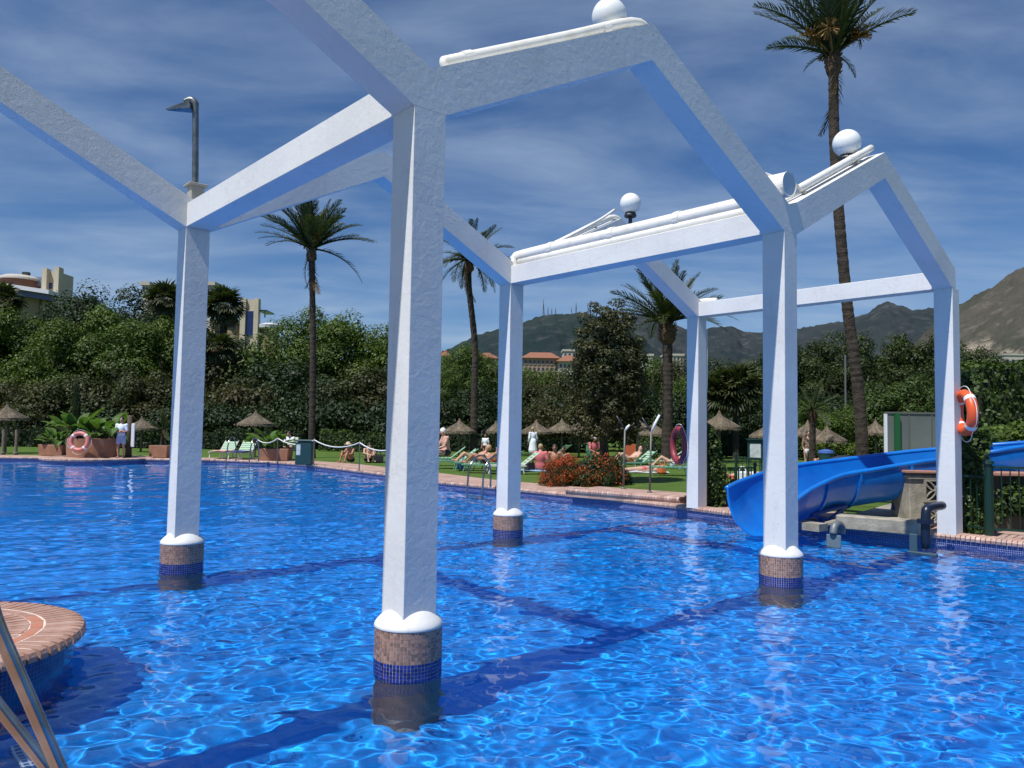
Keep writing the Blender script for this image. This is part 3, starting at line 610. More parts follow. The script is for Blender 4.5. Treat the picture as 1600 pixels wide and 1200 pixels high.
# ------------------------------------------------------------------ masts on the mountain
def mast(px, py0, py1, D, label, r=.9):
    a = ay(px, py0, D); b = ay(px, py1, D); root = ob('radio_mast', None, loc=(b.x, b.y, b.z - 10), label=label, cat='mast', group='radio masts on the green mountain')
    hh = a.z - b.z + 10; m = MB()
    for k in range(3):
        q = 2 * math.pi * k / 3; m.tube([(3 * r * math.cos(q), 3 * r * math.sin(q), 0), (.5 * math.cos(q), .5 * math.sin(q), hh * .75)], r, 5)
    for z_ in range(0, int(hh * .75), 6): m.tube([(2 * math.cos(s * 2.094) * (1 - z_ / hh), 2 * math.sin(s * 2.094) * (1 - z_ / hh), z_) for s in range(4)], r * .5, 4)
    ob('lattice', m.me('lattice', mat('mast_metal', (.10, .10, .11), .6)), root)
    m = MB(); m.tube([(0, 0, hh * .7), (0, 0, hh)], r * .8, 6); ob('antenna', m.me('antenna', bpy.data.materials['mast_metal']), root)
mast(849, 468, 489, 2980, 'tallest thin radio mast on the green mountain crest left of the tree', 1.3)
mast(900, 472, 486, 2980, 'second radio mast on the crest just left of the dark tree', 1.1)
for px, h_ in ((856, 9), (862, 7), (868, 8), (893, 8)):
    mast(px, 488 - h_, 488, 2980, {856: 'short antenna immediately right of the tallest mast', 862: 'smallest antenna between the two tall masts', 868: 'short antenna midway along the crest', 893: 'short antenna touching the left of the second tall mast'}[px], .8)
# ------------------------------------------------------------------ far houses and buildings
OCH = mat('ochre_render', (.30, .23, .13), .8, nscale=.5, ncol=(.26, .19, .11)); CREAM = mat('cream_render', (.52, .46, .34), .8, nscale=.4, ncol=(.46, .40, .30))
ROOFW = mat('white_roof_edge', (.62, .62, .68), .6); GLASSB = mat('blue_glass_block', (.02, .04, .16), .15); DGL = mat('dark_window', (.03, .035, .05), .15)
WWALL = mat('village_white', (.42, .39, .35), .8); TERR = mat('terracotta_roof', (.24, .10, .06), .8, nscale=.6, ncol=(.24, .10, .06)); PINKW = mat('village_pink', (.32, .22, .17), .8)
def pxbox(parent, po, name, x0, y0, x1, y1, Y, dep, m, bevel=0):
    a = ay(x0, y0, Y); b = ay(x1, y1, Y); mb = MB(); mb.box(Vector(((a.x + b.x) / 2, Y + dep / 2, (a.z + b.z) / 2)) - po, (abs(b.x - a.x), dep, abs(a.z - b.z)))
    return ob(name, mb.me(name, m, bevel=bevel), parent)
def building_left():
    Y = 88; po = Vector((-56, Y, DECK)); r = ob('apartment_building', None, loc=po, label='ochre building with round window, sloping white roof edge and cream tower at left edge', cat='building')
    pxbox(r, po, 'wall', -140, 462, 52, 655, Y, 14, OCH); pxbox(r, po, 'wall', -140, 455, 8, 655, Y + .5, 12, OCH)
    for (xa, ya, xb, yb) in ((-60, 432, 76, 453),):
        for off, name, m, dz, pr in ((0, 'roof_edge', ROOFW, .45, 1.8), (.55, 'fascia', mat('blue_fascia', (.10, .12, .26), .6), .6, 1.2)):
            a = ay(xa, ya, Y - pr) - Z * off; b = ay(xb, yb, Y - pr) - Z * off; mb = MB()
            vs = [a, b, b + Vector((0, 14, 0)), a + Vector((0, 14, 0))]; mb.add([v - po for v in vs] + [v - po - Z * dz for v in vs], [(0, 1, 2, 3), (7, 6, 5, 4), (0, 4, 5, 1), (1, 5, 6, 2), (2, 6, 7, 3), (3, 7, 4, 0)]); ob(name, mb.me(name, m), r)
    c = ay(30, 468, Y); mb = MB(); mb.tube([c - po - Vector((0, .12, 0)), c - po + Vector((0, .1, 0))], .42, 20); w_ = ob('round_window', mb.me('round_window', DGL), r)
    mb = MB(); mb.tube([c - po - Vector((0, .16, 0)), c - po - Vector((0, .05, 0))], .52, 20, cap=False); ob('window_frame', mb.me('window_frame', OCH), w_)
    pxbox(r, po, 'tower', 70, 424, 87, 500, Y + 1, 3.2, CREAM)
    for x, yy in ((66, 419), (85, 417)): pxbox(r, po, 'tower_fin', x, yy, x + 3.5, 500, Y + .4, .9, CREAM)
    pxbox(r, po, 'tower_fin', 86, 419.5, 90, 500, Y + 4, .8, CREAM)
    for x0, x1 in ((73, 82),):
        for i in range(3 if x0 == 73 else 4):
            for k in range(3): s = (x1 - x0) / (3 if x0 == 73 else 4); pxbox(r, po, 'window', x0 + i * s, 442 + k * 3.2, x0 + (i + .7) * s, 444.4 + k * 3.2, Y + .9, .3, GLASSB)
    c = ay(31, 437, Y + 3); mb = MB(); mb.lathe([(2.1, -1.1), (2.0, -.1)], c - po, 28); ob('terrace_room', mb.me('terrace_room', mat('brown_terrace', (.16, .07, .04), .7)), r)
    mb = MB(); mb.lathe([(2.4, -.15), (2.35, .05), (1.6, .4), (.7, .55), (.01, .6)], c - po, 28); ob('terrace_roof', mb.me('terrace_roof', WWALL, smooth=False), r)
    mb = MB(); mb.box(ay(41, 428, Y + 3) - po, (.7, .5, .4)); ob('chimney', mb.me('chimney', DARK), r)
    pxbox(r, po, 'stair_hood', 52, 433, 68, 447, Y + 3, 3, mat('grey_hood', (.15, .17, .22), .7))
building_left()
def building_mid():
    Y = 96; po = Vector((-30, Y, DECK)); r = ob('apartment_building', None, loc=po, label='ochre building with tall glass-block tower between two rounded white-rimmed wings', cat='building')
    for (x0, x1, yt) in ((349, 379, 500), (402, 432, 508)):
        a = ay(x0, yt, Y); b = ay(x1, yt, Y); cx_ = (a.x + b.x) / 2; rr = (b.x - a.x) / 2; mb = MB(); mb.lathe([(rr, -a.z), (rr, 0)], Vector((cx_, Y + rr, a.z)) - po, 28); ob('wing', mb.me('wing', OCH), r)
        mb = MB(); mb.lathe([(rr + .15, -.45), (rr + .55, -.3), (rr + .6, .1), (rr * .8, .35), (.01, .55)], Vector((cx_, Y + rr, a.z)) - po, 28); rf = ob('roof', mb.me('roof', ROOFW), r)
    pxbox(r, po, 'wall', 330, 503, 378, 660, Y + 3, 2, OCH); pxbox(r, po, 'roof_edge', 325, 494, 352, 500, Y + 2, 2, ROOFW)
    pxbox(r, po, 'tower', 381, 468, 399, 560, Y, 1, CREAM); pxbox(r, po, 'tower_fin', 376, 466, 381, 560, Y - .4, 1.2, CREAM); pxbox(r, po, 'tower_fin', 397, 466, 401, 560, Y - .5, .9, CREAM)
    g = pxbox(r, po, 'glass_wall', 382.5, 485, 396.5, 525, Y - .1, .3, CREAM)
    for i in range(7):
        for k in range(15): pxbox(g, po, 'glass_block', 383 + i * 1.9, 486 + k * 2.5, 384.5 + i * 1.9, 488 + k * 2.5, Y - .2, .1, GLASSB)
    c = ay(363, 511, Y - .05); mb = MB(); mb.tube([c - po - Vector((0, .2, 0)), c - po + Vector((0, .6, 0))], .28, 16); ob('round_window', mb.me('round_window', DGL), r)
    w_ = pxbox(r, po, 'window', 357, 533, 369, 545, Y + .2, .4, DGL); pxbox(w_, po, 'window_frame', 354, 529, 372, 532.5, Y - .1, .4, CREAM)
    pxbox(r, po, 'awning', 403, 484, 417, 486.5, Y, 3, DGL); pxbox(r, po, 'awning_post', 413, 486, 414, 496, Y, .2, DGL)
building_mid()
def house(x0, x1, y0, y1, Y, label, wall, roofm, n=6, storeys=2, flat=False, arches=False, dep=7):
    a = ay(x0, y1, Y); b = ay(x1, y0, Y); z0 = -1.0; z1 = b.z; wd = b.x - a.x; po = Vector(((a.x + b.x) / 2, Y, z0)); r = ob('house', None, loc=po, label=label, cat='house')
    hh = z1 - z0; mb = MB(); mb.box((0, dep / 2, hh / 2), (wd, dep, hh)); wl = ob('wall', mb.me('wall', wall), r); rh = .12 * dep
    mb = MB()
    if flat: mb.box((0, dep / 2, hh + .3), (wd + .6, dep + .6, .6))
    else:
        o = .9; mb.add([(-wd / 2 - o, -o, hh), (wd / 2 + o, -o, hh), (wd / 2 + o, dep + o, hh), (-wd / 2 - o, dep + o, hh), (-wd / 2 + 2, dep / 2, hh + rh + 1.2), (wd / 2 - 2, dep / 2, hh + rh + 1.2)], [(0, 1, 5, 4), (1, 2, 5), (2, 3, 4, 5), (3, 0, 4), (3, 2, 1, 0)])
    ob('roof', mb.me('roof', roofm), r)
    st = (a.z and (y1 - y0) / F * Y) / storeys
    for s in range(storeys):
        for i in range(n):
            cx_ = -wd / 2 + wd * (i + .5) / n; zc_ = hh - st * (s + .6); mb = MB(); mb.box((cx_, -.03, zc_), (wd / n * .5, .12, st * .5)); w_ = ob('window', mb.me('window', DGL), r)
            mb = MB(); mb.box((cx_, -.12, zc_ - st * .28), (wd / n * .7, .3, st * .06)); ob('sill', mb.me('sill', WWALL), w_)
house(818, 872, 560, 582, 230, 'long two storey house with terracotta roof beneath the green mountain', PINKW, TERR, 8, 2)
house(873, 905, 565, 590, 222, 'pale arcaded house with a terracotta roof beside the dark tree', WWALL, TERR, 5, 2)
house(880, 900, 549, 560, 245, 'small white penthouse block above the terracotta roofs', WWALL, WWALL, 3, 1, True)
house(992, 1020, 556, 572, 235, 'white flat building right of the dark tree', WWALL, WWALL, 5, 1, True)
house(1040, 1068, 556, 572, 235, 'white building right of the medium palm trunk', WWALL, WWALL, 5, 2, True)
house(686, 700, 556, 568, 240, 'small pale house beside the nearest column', WWALL, TERR, 2, 1)
house(745, 775, 560, 575, 240, 'small house behind the round tree and the leaning palm', PINKW, TERR, 3, 1)
house(222, 232, 446, 455, 120, 'white parapet block peeping over the dark trees, left one', WWALL, WWALL, 2, 1, True)
house(252, 268, 449, 456, 120, 'white parapet block peeping over the dark trees, right one', WWALL, WWALL, 2, 1, True)
house(1570, 1640, 556, 575, 300, 'pale low building under the rocky mountain at right edge', WWALL, WWALL, 8, 1, True)
house(1500, 1530, 563, 580, 300, 'low sandy building beneath the quarry', PINKW, WWALL, 4, 1, True)
house(322, 334, 446, 460, 125, 'white block behind the fan palm at the left column', WWALL, WWALL, 2, 1, True)
# ------------------------------------------------------------------ trees
G1 = 'trees behind the lawn'
def T(px, yt, Y, w, kind, label, **k): tree(px, yt, Y, w, kind, label, group=k.pop('group', G1), **k)
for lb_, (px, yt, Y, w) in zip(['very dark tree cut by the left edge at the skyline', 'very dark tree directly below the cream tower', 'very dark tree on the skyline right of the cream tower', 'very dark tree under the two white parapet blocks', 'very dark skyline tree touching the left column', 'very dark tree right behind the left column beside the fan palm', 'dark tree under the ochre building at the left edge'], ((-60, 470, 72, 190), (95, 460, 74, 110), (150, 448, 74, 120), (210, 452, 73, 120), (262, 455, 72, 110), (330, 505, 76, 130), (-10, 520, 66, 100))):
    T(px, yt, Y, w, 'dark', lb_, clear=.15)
for lb_, (px, yt, Y, w) in zip(['bright green tree below the round window', 'bright green tree left of centre in the left mass', 'tallest bright green tree in the left mass', 'bright green tree right of the tallest one in the left mass', 'bright green tree touching the left column', 'bright green tree cut by the left edge', 'lower bright green tree above the left straw umbrella'], ((25, 482, 60, 110), (100, 500, 58, 110), (150, 478, 60, 110), (215, 505, 58, 120), (275, 500, 60, 100), (-40, 500, 58, 110), (60, 540, 54, 110))):
    T(px, yt, Y, w, 'green', lb_, clear=.1)
for lb_, (px, yt, Y, w) in zip(['olive-brown tree directly above the pink lifebuoy', 'largest olive-brown tree above the large round planter', 'olive-brown tree above the standing man', 'olive-brown tree touching the left column', 'olive-brown tree behind the left edge umbrella', 'olive-brown shrub between the left umbrella and the small planter'], ((110, 585, 50, 120), (175, 565, 51, 130), (235, 580, 50, 110), (280, 600, 50, 90), (15, 590, 51, 110), (60, 600, 49.5, 90))):
    T(px, yt, Y, w, 'olive', lb_, clear=.05)
for px, yt, Y, w, kd, lb in ((470, 482, 62, 75, 'green', 'light green tree top directly left of the tall date palm'), (515, 500, 60, 80, 'green', 'green tree directly right of the tall date palm trunk'),
                             (560, 488, 62, 90, 'green', 'tall green tree between the date palm and the nearest column'), (605, 510, 60, 80, 'green', 'green tree half hidden behind the nearest column'),
                             (410, 525, 62, 120, 'green', 'broad green tree below the glass-block tower'), (350, 545, 60, 100, 'olive', 'olive green tree under the fan palm'),
                             (450, 560, 56, 110, 'dark', 'dark tree behind the straw umbrella and planter'), (390, 590, 54, 110, 'olive', 'olive shrub behind the planter with banana leaves'),
                             (575, 570, 54, 110, 'olive', 'grey-olive thin tree above the two sunbathers'), (520, 590, 55, 100, 'dark', 'dark shrub right of the date palm trunk'), (630, 560, 56, 80, 'dark', 'dark tree directly behind the nearest column')):
    T(px, yt, Y, w * 1.45, kd, lb, clear=.12)
for px, yt, Y, w, kd, lb in ((725, 540, 60, 90, 'green', 'round green tree behind the leaning palm'), (765, 555, 62, 70, 'green', 'green tree just left of the middle column'), (700, 575, 56, 60, 'green', 'small green tree touching the right of the nearest column'),
                             (750, 600, 54, 80, 'dark', 'dark shrub behind the leaning palm trunk'), (835, 590, 60, 80, 'olive', 'olive tree below the terracotta houses'), (880, 580, 62, 80, 'olive', 'olive tree left of the dark bronze tree'),
                             (1025, 575, 60, 90, 'olive', 'olive tree right of the dark bronze tree'), (1060, 590, 58, 70, 'green', 'green tree left of the far column'), (1000, 605, 55, 90, 'dark', 'dark shrub above the large straw umbrella'), (870, 612, 52, 110, 'olive', 'low olive tree above the three straw umbrellas'),
                             (980, 590, 66, 90, 'dark', 'dark tree below the white flat building')):
    T(px, yt, Y, w, kd, lb, clear=.08)
for px, yt, Y, w, lb in ((1130, 562, 62, 90, 'rounded pine right of the far column'), (1180, 556, 64, 90, 'rounded pine left of the right-hand pool column'), (1240, 530, 66, 100, 'rounded pine behind the right-hand pool column'), (1285, 523, 68, 100, 'rounded pine left of the tall palm trunk'),
                         (1345, 520, 70, 110, 'rounded pine right of the tall palm trunk'), (1410, 522, 70, 110, 'rounded pine over the grey cabin'), (1460, 520, 68, 100, 'rounded pine behind the column with the lifebuoy'), (1300, 560, 58, 110, 'lower pine left of the palm trunk above umbrellas'),
                         (1375, 560, 56, 110, 'lower pine right of the palm trunk'), (1440, 570, 55, 110, 'lower pine over the right end of the cabin'), (1535, 542, 52, 85, 'rounded dark pine right of the lifebuoy column under the quarry'), (1620, 560, 56, 110, 'pine at the right edge')):
    T(px, yt, Y, w, 'pine', lb, group='pines on the right', clear=.2)
for px, yt, Y, w, kd, lb in ((1270, 625, 44, 60, 'green', 'yellow-green bush left of the tall palm base'), (1310, 635, 42, 80, 'green', 'yellow-green bush in front of the tall palm base'), (1385, 600, 44, 110, 'hedge', 'leafy creeper-clad tree directly above the grey cabin'), (1440, 590, 44, 100, 'hedge', 'leafy tree above the right half of the grey cabin'),
                             (1515, 600, 34, 80, 'hedge', 'flowering bush behind the lifebuoy'), (1130, 605, 50, 80, 'dark', 'dark bush behind the umbrella by the far column'), (1170, 610, 50, 80, 'dark', 'dark bush above the notice board'), (1230, 620, 50, 90, 'dark', 'dark bush behind the right umbrellas')):
    T(px, yt, Y, w, kd, lb, group='bushes on the right', clear=.03, name='bush')
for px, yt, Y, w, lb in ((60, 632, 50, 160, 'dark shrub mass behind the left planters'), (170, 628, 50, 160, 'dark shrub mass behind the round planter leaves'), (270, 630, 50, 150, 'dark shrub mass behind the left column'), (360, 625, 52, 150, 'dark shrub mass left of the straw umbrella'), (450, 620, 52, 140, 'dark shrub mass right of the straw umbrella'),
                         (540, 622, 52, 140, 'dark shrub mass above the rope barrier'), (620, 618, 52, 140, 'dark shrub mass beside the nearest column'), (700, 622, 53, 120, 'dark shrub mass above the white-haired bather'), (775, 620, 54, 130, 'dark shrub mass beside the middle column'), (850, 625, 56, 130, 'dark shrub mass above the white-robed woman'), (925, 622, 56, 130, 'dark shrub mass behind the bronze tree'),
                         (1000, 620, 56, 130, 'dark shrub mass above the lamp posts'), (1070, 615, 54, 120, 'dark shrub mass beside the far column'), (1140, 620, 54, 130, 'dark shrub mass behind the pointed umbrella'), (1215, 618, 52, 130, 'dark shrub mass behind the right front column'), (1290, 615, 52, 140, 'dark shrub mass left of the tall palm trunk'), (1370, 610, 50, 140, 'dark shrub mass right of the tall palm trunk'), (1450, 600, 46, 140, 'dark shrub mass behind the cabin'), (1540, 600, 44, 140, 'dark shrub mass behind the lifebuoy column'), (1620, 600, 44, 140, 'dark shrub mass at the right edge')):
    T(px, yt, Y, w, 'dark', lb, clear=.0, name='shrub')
for px, yt, Y, w, kd, lb in ((820, 576, 66, 80, 'green', 'green tree hiding the foot of the terracotta houses'), (862, 578, 64, 80, 'green', 'second green tree hiding the foot of the terracotta houses'), (905, 574, 66, 90, 'olive', 'olive tree beside the pale arcaded house'), (1010, 562, 68, 90, 'green', 'green tree hiding the white flat building'), (1055, 561, 68, 80, 'olive', 'olive tree hiding the white building by the palm'), (700, 556, 68, 80, 'green', 'green tree hiding the small pale house'), (760, 562, 66, 60, 'green', 'green tree hiding the small house by the middle column')):
    T(px, yt, Y, w, kd, lb, clear=.02)
# the bronze tree by the flower bed
tree(950, 474, 24.2, 118, 'bronze', 'tall dark bronze-leaved tree rising behind the red flowering bush', clear=.22, trunk_r=.14)
# hedges
def hedge(x0, x1, ytop, Y, label, kind='hedge', thick=1.2, n=None, zb=DECK):
    a = ay(x0, ytop, Y); b = ay(x1, ytop, Y); ln = b.x - a.x; hh = a.z - zb; n = n or int(ln * hh * 260)
    face = rng.random(n); P = np.zeros((n, 3)); N_ = np.zeros((n, 3)); tf = face < .3; P[:, 0] = rng.uniform(0, ln, n); bump_ = .12 * np.sin(P[:, 0] * 1.7) + .1 * np.sin(P[:, 0] * 4.1 + 1)
    P[:, 1] = np.where(tf, rng.uniform(0, thick, n), rng.normal(0, .08, n)); P[:, 2] = np.where(tf, hh + rng.normal(0, .05, n), rng.uniform(0, hh, n)) + bump_ * (P[:, 2] > -1) * (np.where(tf, 1, .3)); P[:, 1] += .15 * np.sin(P[:, 0] * 2.3 + P[:, 2] * 2) * ~tf
    N_[:, 2] = tf; N_[:, 1] = -(~tf).astype(float); N_ += .7 * unit(n); N_ /= np.linalg.norm(N_, axis=1, keepdims=True); Q = leaf_quads(P, N_, .16)
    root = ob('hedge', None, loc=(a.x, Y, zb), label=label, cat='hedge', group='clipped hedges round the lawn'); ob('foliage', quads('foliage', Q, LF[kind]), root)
    m = MB(); m.box((ln / 2, thick / 2 + .12, hh / 2), (ln, thick - .1, hh - .12)); ob('shade_core', m.me('shade_core', mat('hedge_core', (.012, .02, .008), .9)), root)  # solid near-black box, the hedge's inner shade put in as colour
hedge(-30, 150, 668, 47, 'dark hedge behind the left umbrella and planters', 'dark'); hedge(150, 330, 672, 47.5, 'dark hedge behind the standing man', 'dark'); hedge(330, 470, 674, 47, 'dark hedge behind the white loungers', 'dark')
hedge(498, 640, 676, 47, 'hedge behind the two seated sunbathers', 'hedge'); hedge(690, 800, 676, 50, 'hedge behind the seated white-haired bather', 'dark'); hedge(800, 905, 683, 51, 'low hedge behind the white-robed woman', 'dark')
hedge(1000, 1070, 679, 46, 'sunlit yellow-green hedge beneath the lamp posts', 'green'); hedge(1100, 1190, 676, 46, 'dark hedge behind the notice board', 'dark'); hedge(1240, 1380, 681, 45, 'hedge behind the right-hand bathers', 'dark')
hedge(1530, 1680, 572, 24, 'tall dense hedge at the right edge behind the slide', 'hedge', 2.5)
hedge(1010, 1072, 690, 44, 'lower front hedge below the sunlit one', 'hedge')
# ------------------------------------------------------------------ palms
FR = leafmat('palm_frond', (.034, .05, .016), (.05, .062, .022), .2, .6, 1.3, 1.5); FRD = leafmat('dry_frond', (.16, .10, .035), (.12, .08, .03), .1); RACH = mat('frond_stem', (.14, .15, .05), .6)
PTR = mat('palm_trunk', (.055, .04, .03), .95, nscale=5, ncol=(.025, .019, .015), bump=1, bscale=14, bdist=.04)
def frond_mesh(L_, droop, nl=46, leaf=.42, w_=.035, twist=.5, m=FR):
    Q = []; mb = []; pts = []
    for i in range(13):
        t_ = i / 12; x = L_ * (t_ - .10 * droop * t_ ** 3); z = -L_ * .42 * droop * t_ ** 2.2; pts.append(np.array([x, 0, z]))
    pts = np.array(pts); tt = np.linspace(0, 1, 13)
    for i in range(nl):
        t_ = .12 + .88 * (i + .5) / nl; p = np.array([np.interp(t_, tt, pts[:, k]) for k in range(3)]); q = np.array([np.interp(min(t_ + .03, 1), tt, pts[:, k]) for k in range(3)]); q0 = np.array([np.interp(t_ - .03, tt, pts[:, k]) for k in range(3)])
        tg = (q - q0) / (np.linalg.norm(q - q0) + 1e-9); up = np.cross(tg, [0, 1, 0]) * -1; up = up if up[2] > 0 else -up
        ll = leaf * (math.sin(math.pi * min(1, .16 + .84 * t_)) ** .6 + .15) * rng.uniform(.8, 1.1)
        for s in (-1, 1):
            d = tg * rng.uniform(.65, .95) + np.array([0, s, 0]) * rng.uniform(.5, .8) + up * rng.uniform(.1, .5) ; d /= np.linalg.norm(d); wv = np.cross(d, up); wv /= np.linalg.norm(wv); wv *= w_
            mid = p + d * ll * .55; tip = p + d * ll + np.array([0, 0, -.14 * ll]); Q.append([p - wv * .5, p + wv * .5, mid + wv, mid - wv]); Q.append([mid - wv, mid + wv, tip + wv * .15, tip - wv * .15])
    for i in range(12):
        a, b = pts[i], pts[i + 1]; r_ = .035 * (1 - i / 14); r2 = .035 * (1 - (i + 1) / 14)
        for (ya, za), (yb, zb) in (((-1, 0), (0, .8)), ((0, .8), (1, 0)), ((1, 0), (-1, 0))): Q.append([a + [0, ya * r_, za * r_], b + [0, ya * r2, za * r2], b + [0, yb * r2, zb * r2], a + [0, yb * r_, zb * r_]])
    return quads('frond', np.array(Q), m)
FRM = {k: [frond_mesh(1, d_, 44, .17 * lf, .0065 * lf ** .2) for d_ in ds] for k, ds, lf in (('date', (.22, .38, .55, .8, 1.15), 1.0),)}
FRM['dry'] = [frond_mesh(1, 1.2, 36, .16, .007, m=FRD)]
def fan_mesh(m):
    Q = []
    for i in range(22):
        a = R(-115 + 230 * i / 21); d = np.array([math.cos(a), math.sin(a), .1 * rng.normal()]); w_ = np.array([-math.sin(a), math.cos(a), .1]) * .045; o = np.array([.45, 0, 0]); mid = o + d * .34; tip = o + d * rng.uniform(.5, .58) - [0, 0, .12]
        Q.append([o - w_ * .2, o + w_ * .2, mid + w_, mid - w_]); Q.append([mid - w_, mid + w_, tip + w_ * .1, tip - w_ * .1])
    Q.append([np.array([0, -.01, 0]), np.array([.45, -.008, 0]), np.array([.45, .008, 0]), np.array([0, .01, 0])]); return quads('frond', np.array(Q), m)
FRM['fan'] = [fan_mesh(FR) for _ in range(3)]; FRM['fandry'] = [fan_mesh(FRD) for _ in range(2)]
def palm(path, r, L_, label, n=34, kind='date', boot=1.7, fruit=0, scale_up=1.0, group='palms around the pool', ring=.3, low=-15, hi=85, dry=0, explicit=()):
    """path: list of world points from the ground to the crown"""
    path = [Vector(p) for p in path]; o = path[0].copy(); r_n = .03; root = ob('palm_tree', None, loc=o, label=label, cat='palm', group=group)
    sp = smooth_path([p - o for p in path], 14); m = MB(); N_ = len(sp); pts, rs = [], []
    ln = sum((sp[i + 1] - sp[i]).length for i in range(N_ - 1)); k_ = max(40, int(ln / .11))
    for i in range(k_ + 1):
        f_ = i / k_ * (N_ - 1); j = min(int(f_), N_ - 2); p = sp[j].lerp(sp[j + 1], f_ - j); t_ = i / k_
        pts.append(p); rs.append(r * (1.12 - .22 * t_ + .35 * math.exp(-t_ * 14)) * (1 + (.022 if i % 2 else -.022) + random.uniform(-.035, .035)))
    m.tube(pts, rs, 14); ob('trunk', m.me('trunk', PTR, smooth=False), root)
    c = sp[-1]; m = MB(); m.lathe([(r * .9, -r * 4.2), (r * boot * .85, -r * 3.4), (r * boot, -r * 2), (r * boot * .8, -r * .6), (r * .5, r * .4)], c, 14)
    for i in range(70):   # cut leaf bases
        a = random.uniform(0, 6.28); z_ = random.uniform(-3.6, .2) * r; d = Vector((math.cos(a), math.sin(a), .9)); b0 = c + Vector((math.cos(a), math.sin(a), 0)) * r * boot * .75 + Z * z_
        m.tube([b0, b0 + d * r * .55], [r * .17, r * .08], 4)
    ob('leaf_bases', m.me('leaf_bases', mat('leaf_base', (.13, .07, .035), .9, nscale=8, ncol=(.06, .035, .02))), root)
    lib = FRM[kind]; spec = []
    for i in range(n):
        a = i * 2.39996 + random.uniform(-.2, .2); f_ = (i + .5) / n; el_ = hi - (hi - low) * f_ ** .85 + random.uniform(-7, 7); spec.append((a, el_, L_ * random.uniform(.82, 1.05)))
    for a, el_, l_ in list(explicit) + spec:
        me = lib[min(len(lib) - 1, max(0, int((92 - el_) / 105 * len(lib)) + random.choice((0, 0, 1))))] if kind == 'date' else random.choice(lib)
        f = ob('frond', me, root, loc=c + Vector((math.cos(a), math.sin(a), 0)) * r * .5 + Z * r * .1); f.rotation_euler = (random.uniform(-.5, .5) if kind != 'fan' else random.uniform(-.4, .4), -R(el_), a); f.scale = (l_, l_, l_)
    for i in range(dry):
        a = random.uniform(0, 6.28); l_ = L_ * random.uniform(.5, .8); f = ob('frond', (FRM['fandry'] if kind == 'fan' else FRM['dry'])[0], root, loc=c - Z * r * random.uniform(.5, 2), label='dead brown frond'); f.rotation_euler = (random.uniform(-.5, .5), -R(random.uniform(-80, -45)), a); f.scale = (l_, l_, l_)
    for i in range(fruit):
        a = random.uniform(0, 6.28); d = Vector((math.cos(a), math.sin(a), 0)); b0 = c + d * r * .6; Q = []
        for q in range(70):
            e = b0 + d * (.45 * L_ * .5) + Z * (.35 * L_ * .5); tip = e + Vector(unit(1)[0]) * .22 * L_ * .5 - Z * .05; wv = Vector((-d.y, d.x, 0)) * .018; Q.append([list(e - wv), list(e + wv), list(tip + wv), list(tip - wv)])
        e = b0 + d * (.45 * L_ * .5) + Z * (.35 * L_ * .5); wv = Vector((-d.y, d.x, 0)) * .03; Q.append([list(b0 - wv), list(b0 + wv), list(e + wv), list(e - wv)])
        ob('flower_stalk', quads('flower_stalk', np.array(Q), bpy.data.materials.get('flower_stalk') or leafmat('flower_stalk', (.26, .13, .025), (.20, .11, .03), .2)), root)
    return root
def wp(*a): return [ay(x, y, Y) for x, y, Y in a]
def gnd(x, Y): p = ay(x, 600, Y); return Vector((p.x, p.y, DECK - .05))
RT = math.atan2(0, 1); 
palm([gnd(490, 38)] + wp((489, 560, 38), (487, 390, 38)), .15, 3.0, 'tall straight date palm standing against the sky left of the nearest column', 44, low=30, hi=90, dry=3, fruit=2,
     explicit=[(3.14, 30, 3.0), (0.0, 28, 3.2), (.1, -5, 2.9)])
palm([gnd(742, 42)] + wp((741, 620, 42), (742, 540, 42), (733, 450, 42), (733, 406, 42)), .17, 2.7, 'leaning slender palm with brown shaggy crown behind the zigzag beam', 32, low=-20, boot=1.5, dry=3, fruit=2)
palm([gnd(1043, 38)] + wp((1043, 600, 38), (1043, 505, 38)), .25, 3.1, 'stocky date palm with bulging brown crown base over the white buildings', 34, low=12, boot=1.75, explicit=[(3.3, 35, 3.0), (3.0, 55, 3.0), (.1, 22, 3.0), (.2, 40, 3.0)])
palm([gnd(1349, 24.5)] + wp((1342, 620, 24.5), (1322, 460, 24.5), (1305, 250, 24.5), (1302, 86, 24.5)), .17, 3.2, 'very tall dark palm trunk with orange flower stalks cut by the top edge', 30, low=48, hi=90, boot=1.5, fruit=6, dry=1,
     explicit=[(3.1, 20, 2.2), (0.05, 42, 3.0), (3.2, 50, 3.0), (2.9, -5, 1.0), (.3, -10, 1.0)])
# fan palms among the left trees
palm([gnd(350, 62)] + wp((350, 480, 62)), .3, 2.0, 'fan palm crown beside the glass-block tower', 34, 'fan', 1.5, low=-60, hi=80, dry=6, group='fan palms in the left trees')
palm([gnd(338, 58)] + wp((338, 545, 58)), .3, 1.8, 'lower fan palm half hidden by the left pool column', 26, 'fan', 1.5, low=-60, hi=80, dry=5, group='fan palms in the left trees')
palm([gnd(4, 60)] + wp((4, 470, 60)), .3, 1.7, 'fan palm at the left edge before the ochre building', 26, 'fan', 1.5, low=-50, dry=4, group='fan palms in the left trees')
palm([gnd(258, 66)] + wp((258, 470, 66)), .3, 1.9, 'grey fan palm at the skyline left of the left column', 24, 'fan', 1.5, low=-50, dry=4, group='fan palms in the left trees')
palm([gnd(1150, 44)] + wp((1150, 612, 44)), .16, 2.0, 'spiky palm behind the creeper by the far column', 30, 'fan', 1.3, low=-40, group='small palms on the right')
palm([gnd(1122, 44)] + wp((1122, 618, 44)), .14, 1.7, 'spiky palm right beside the far column', 26, 'fan', 1.3, low=-40, group='small palms on the right')
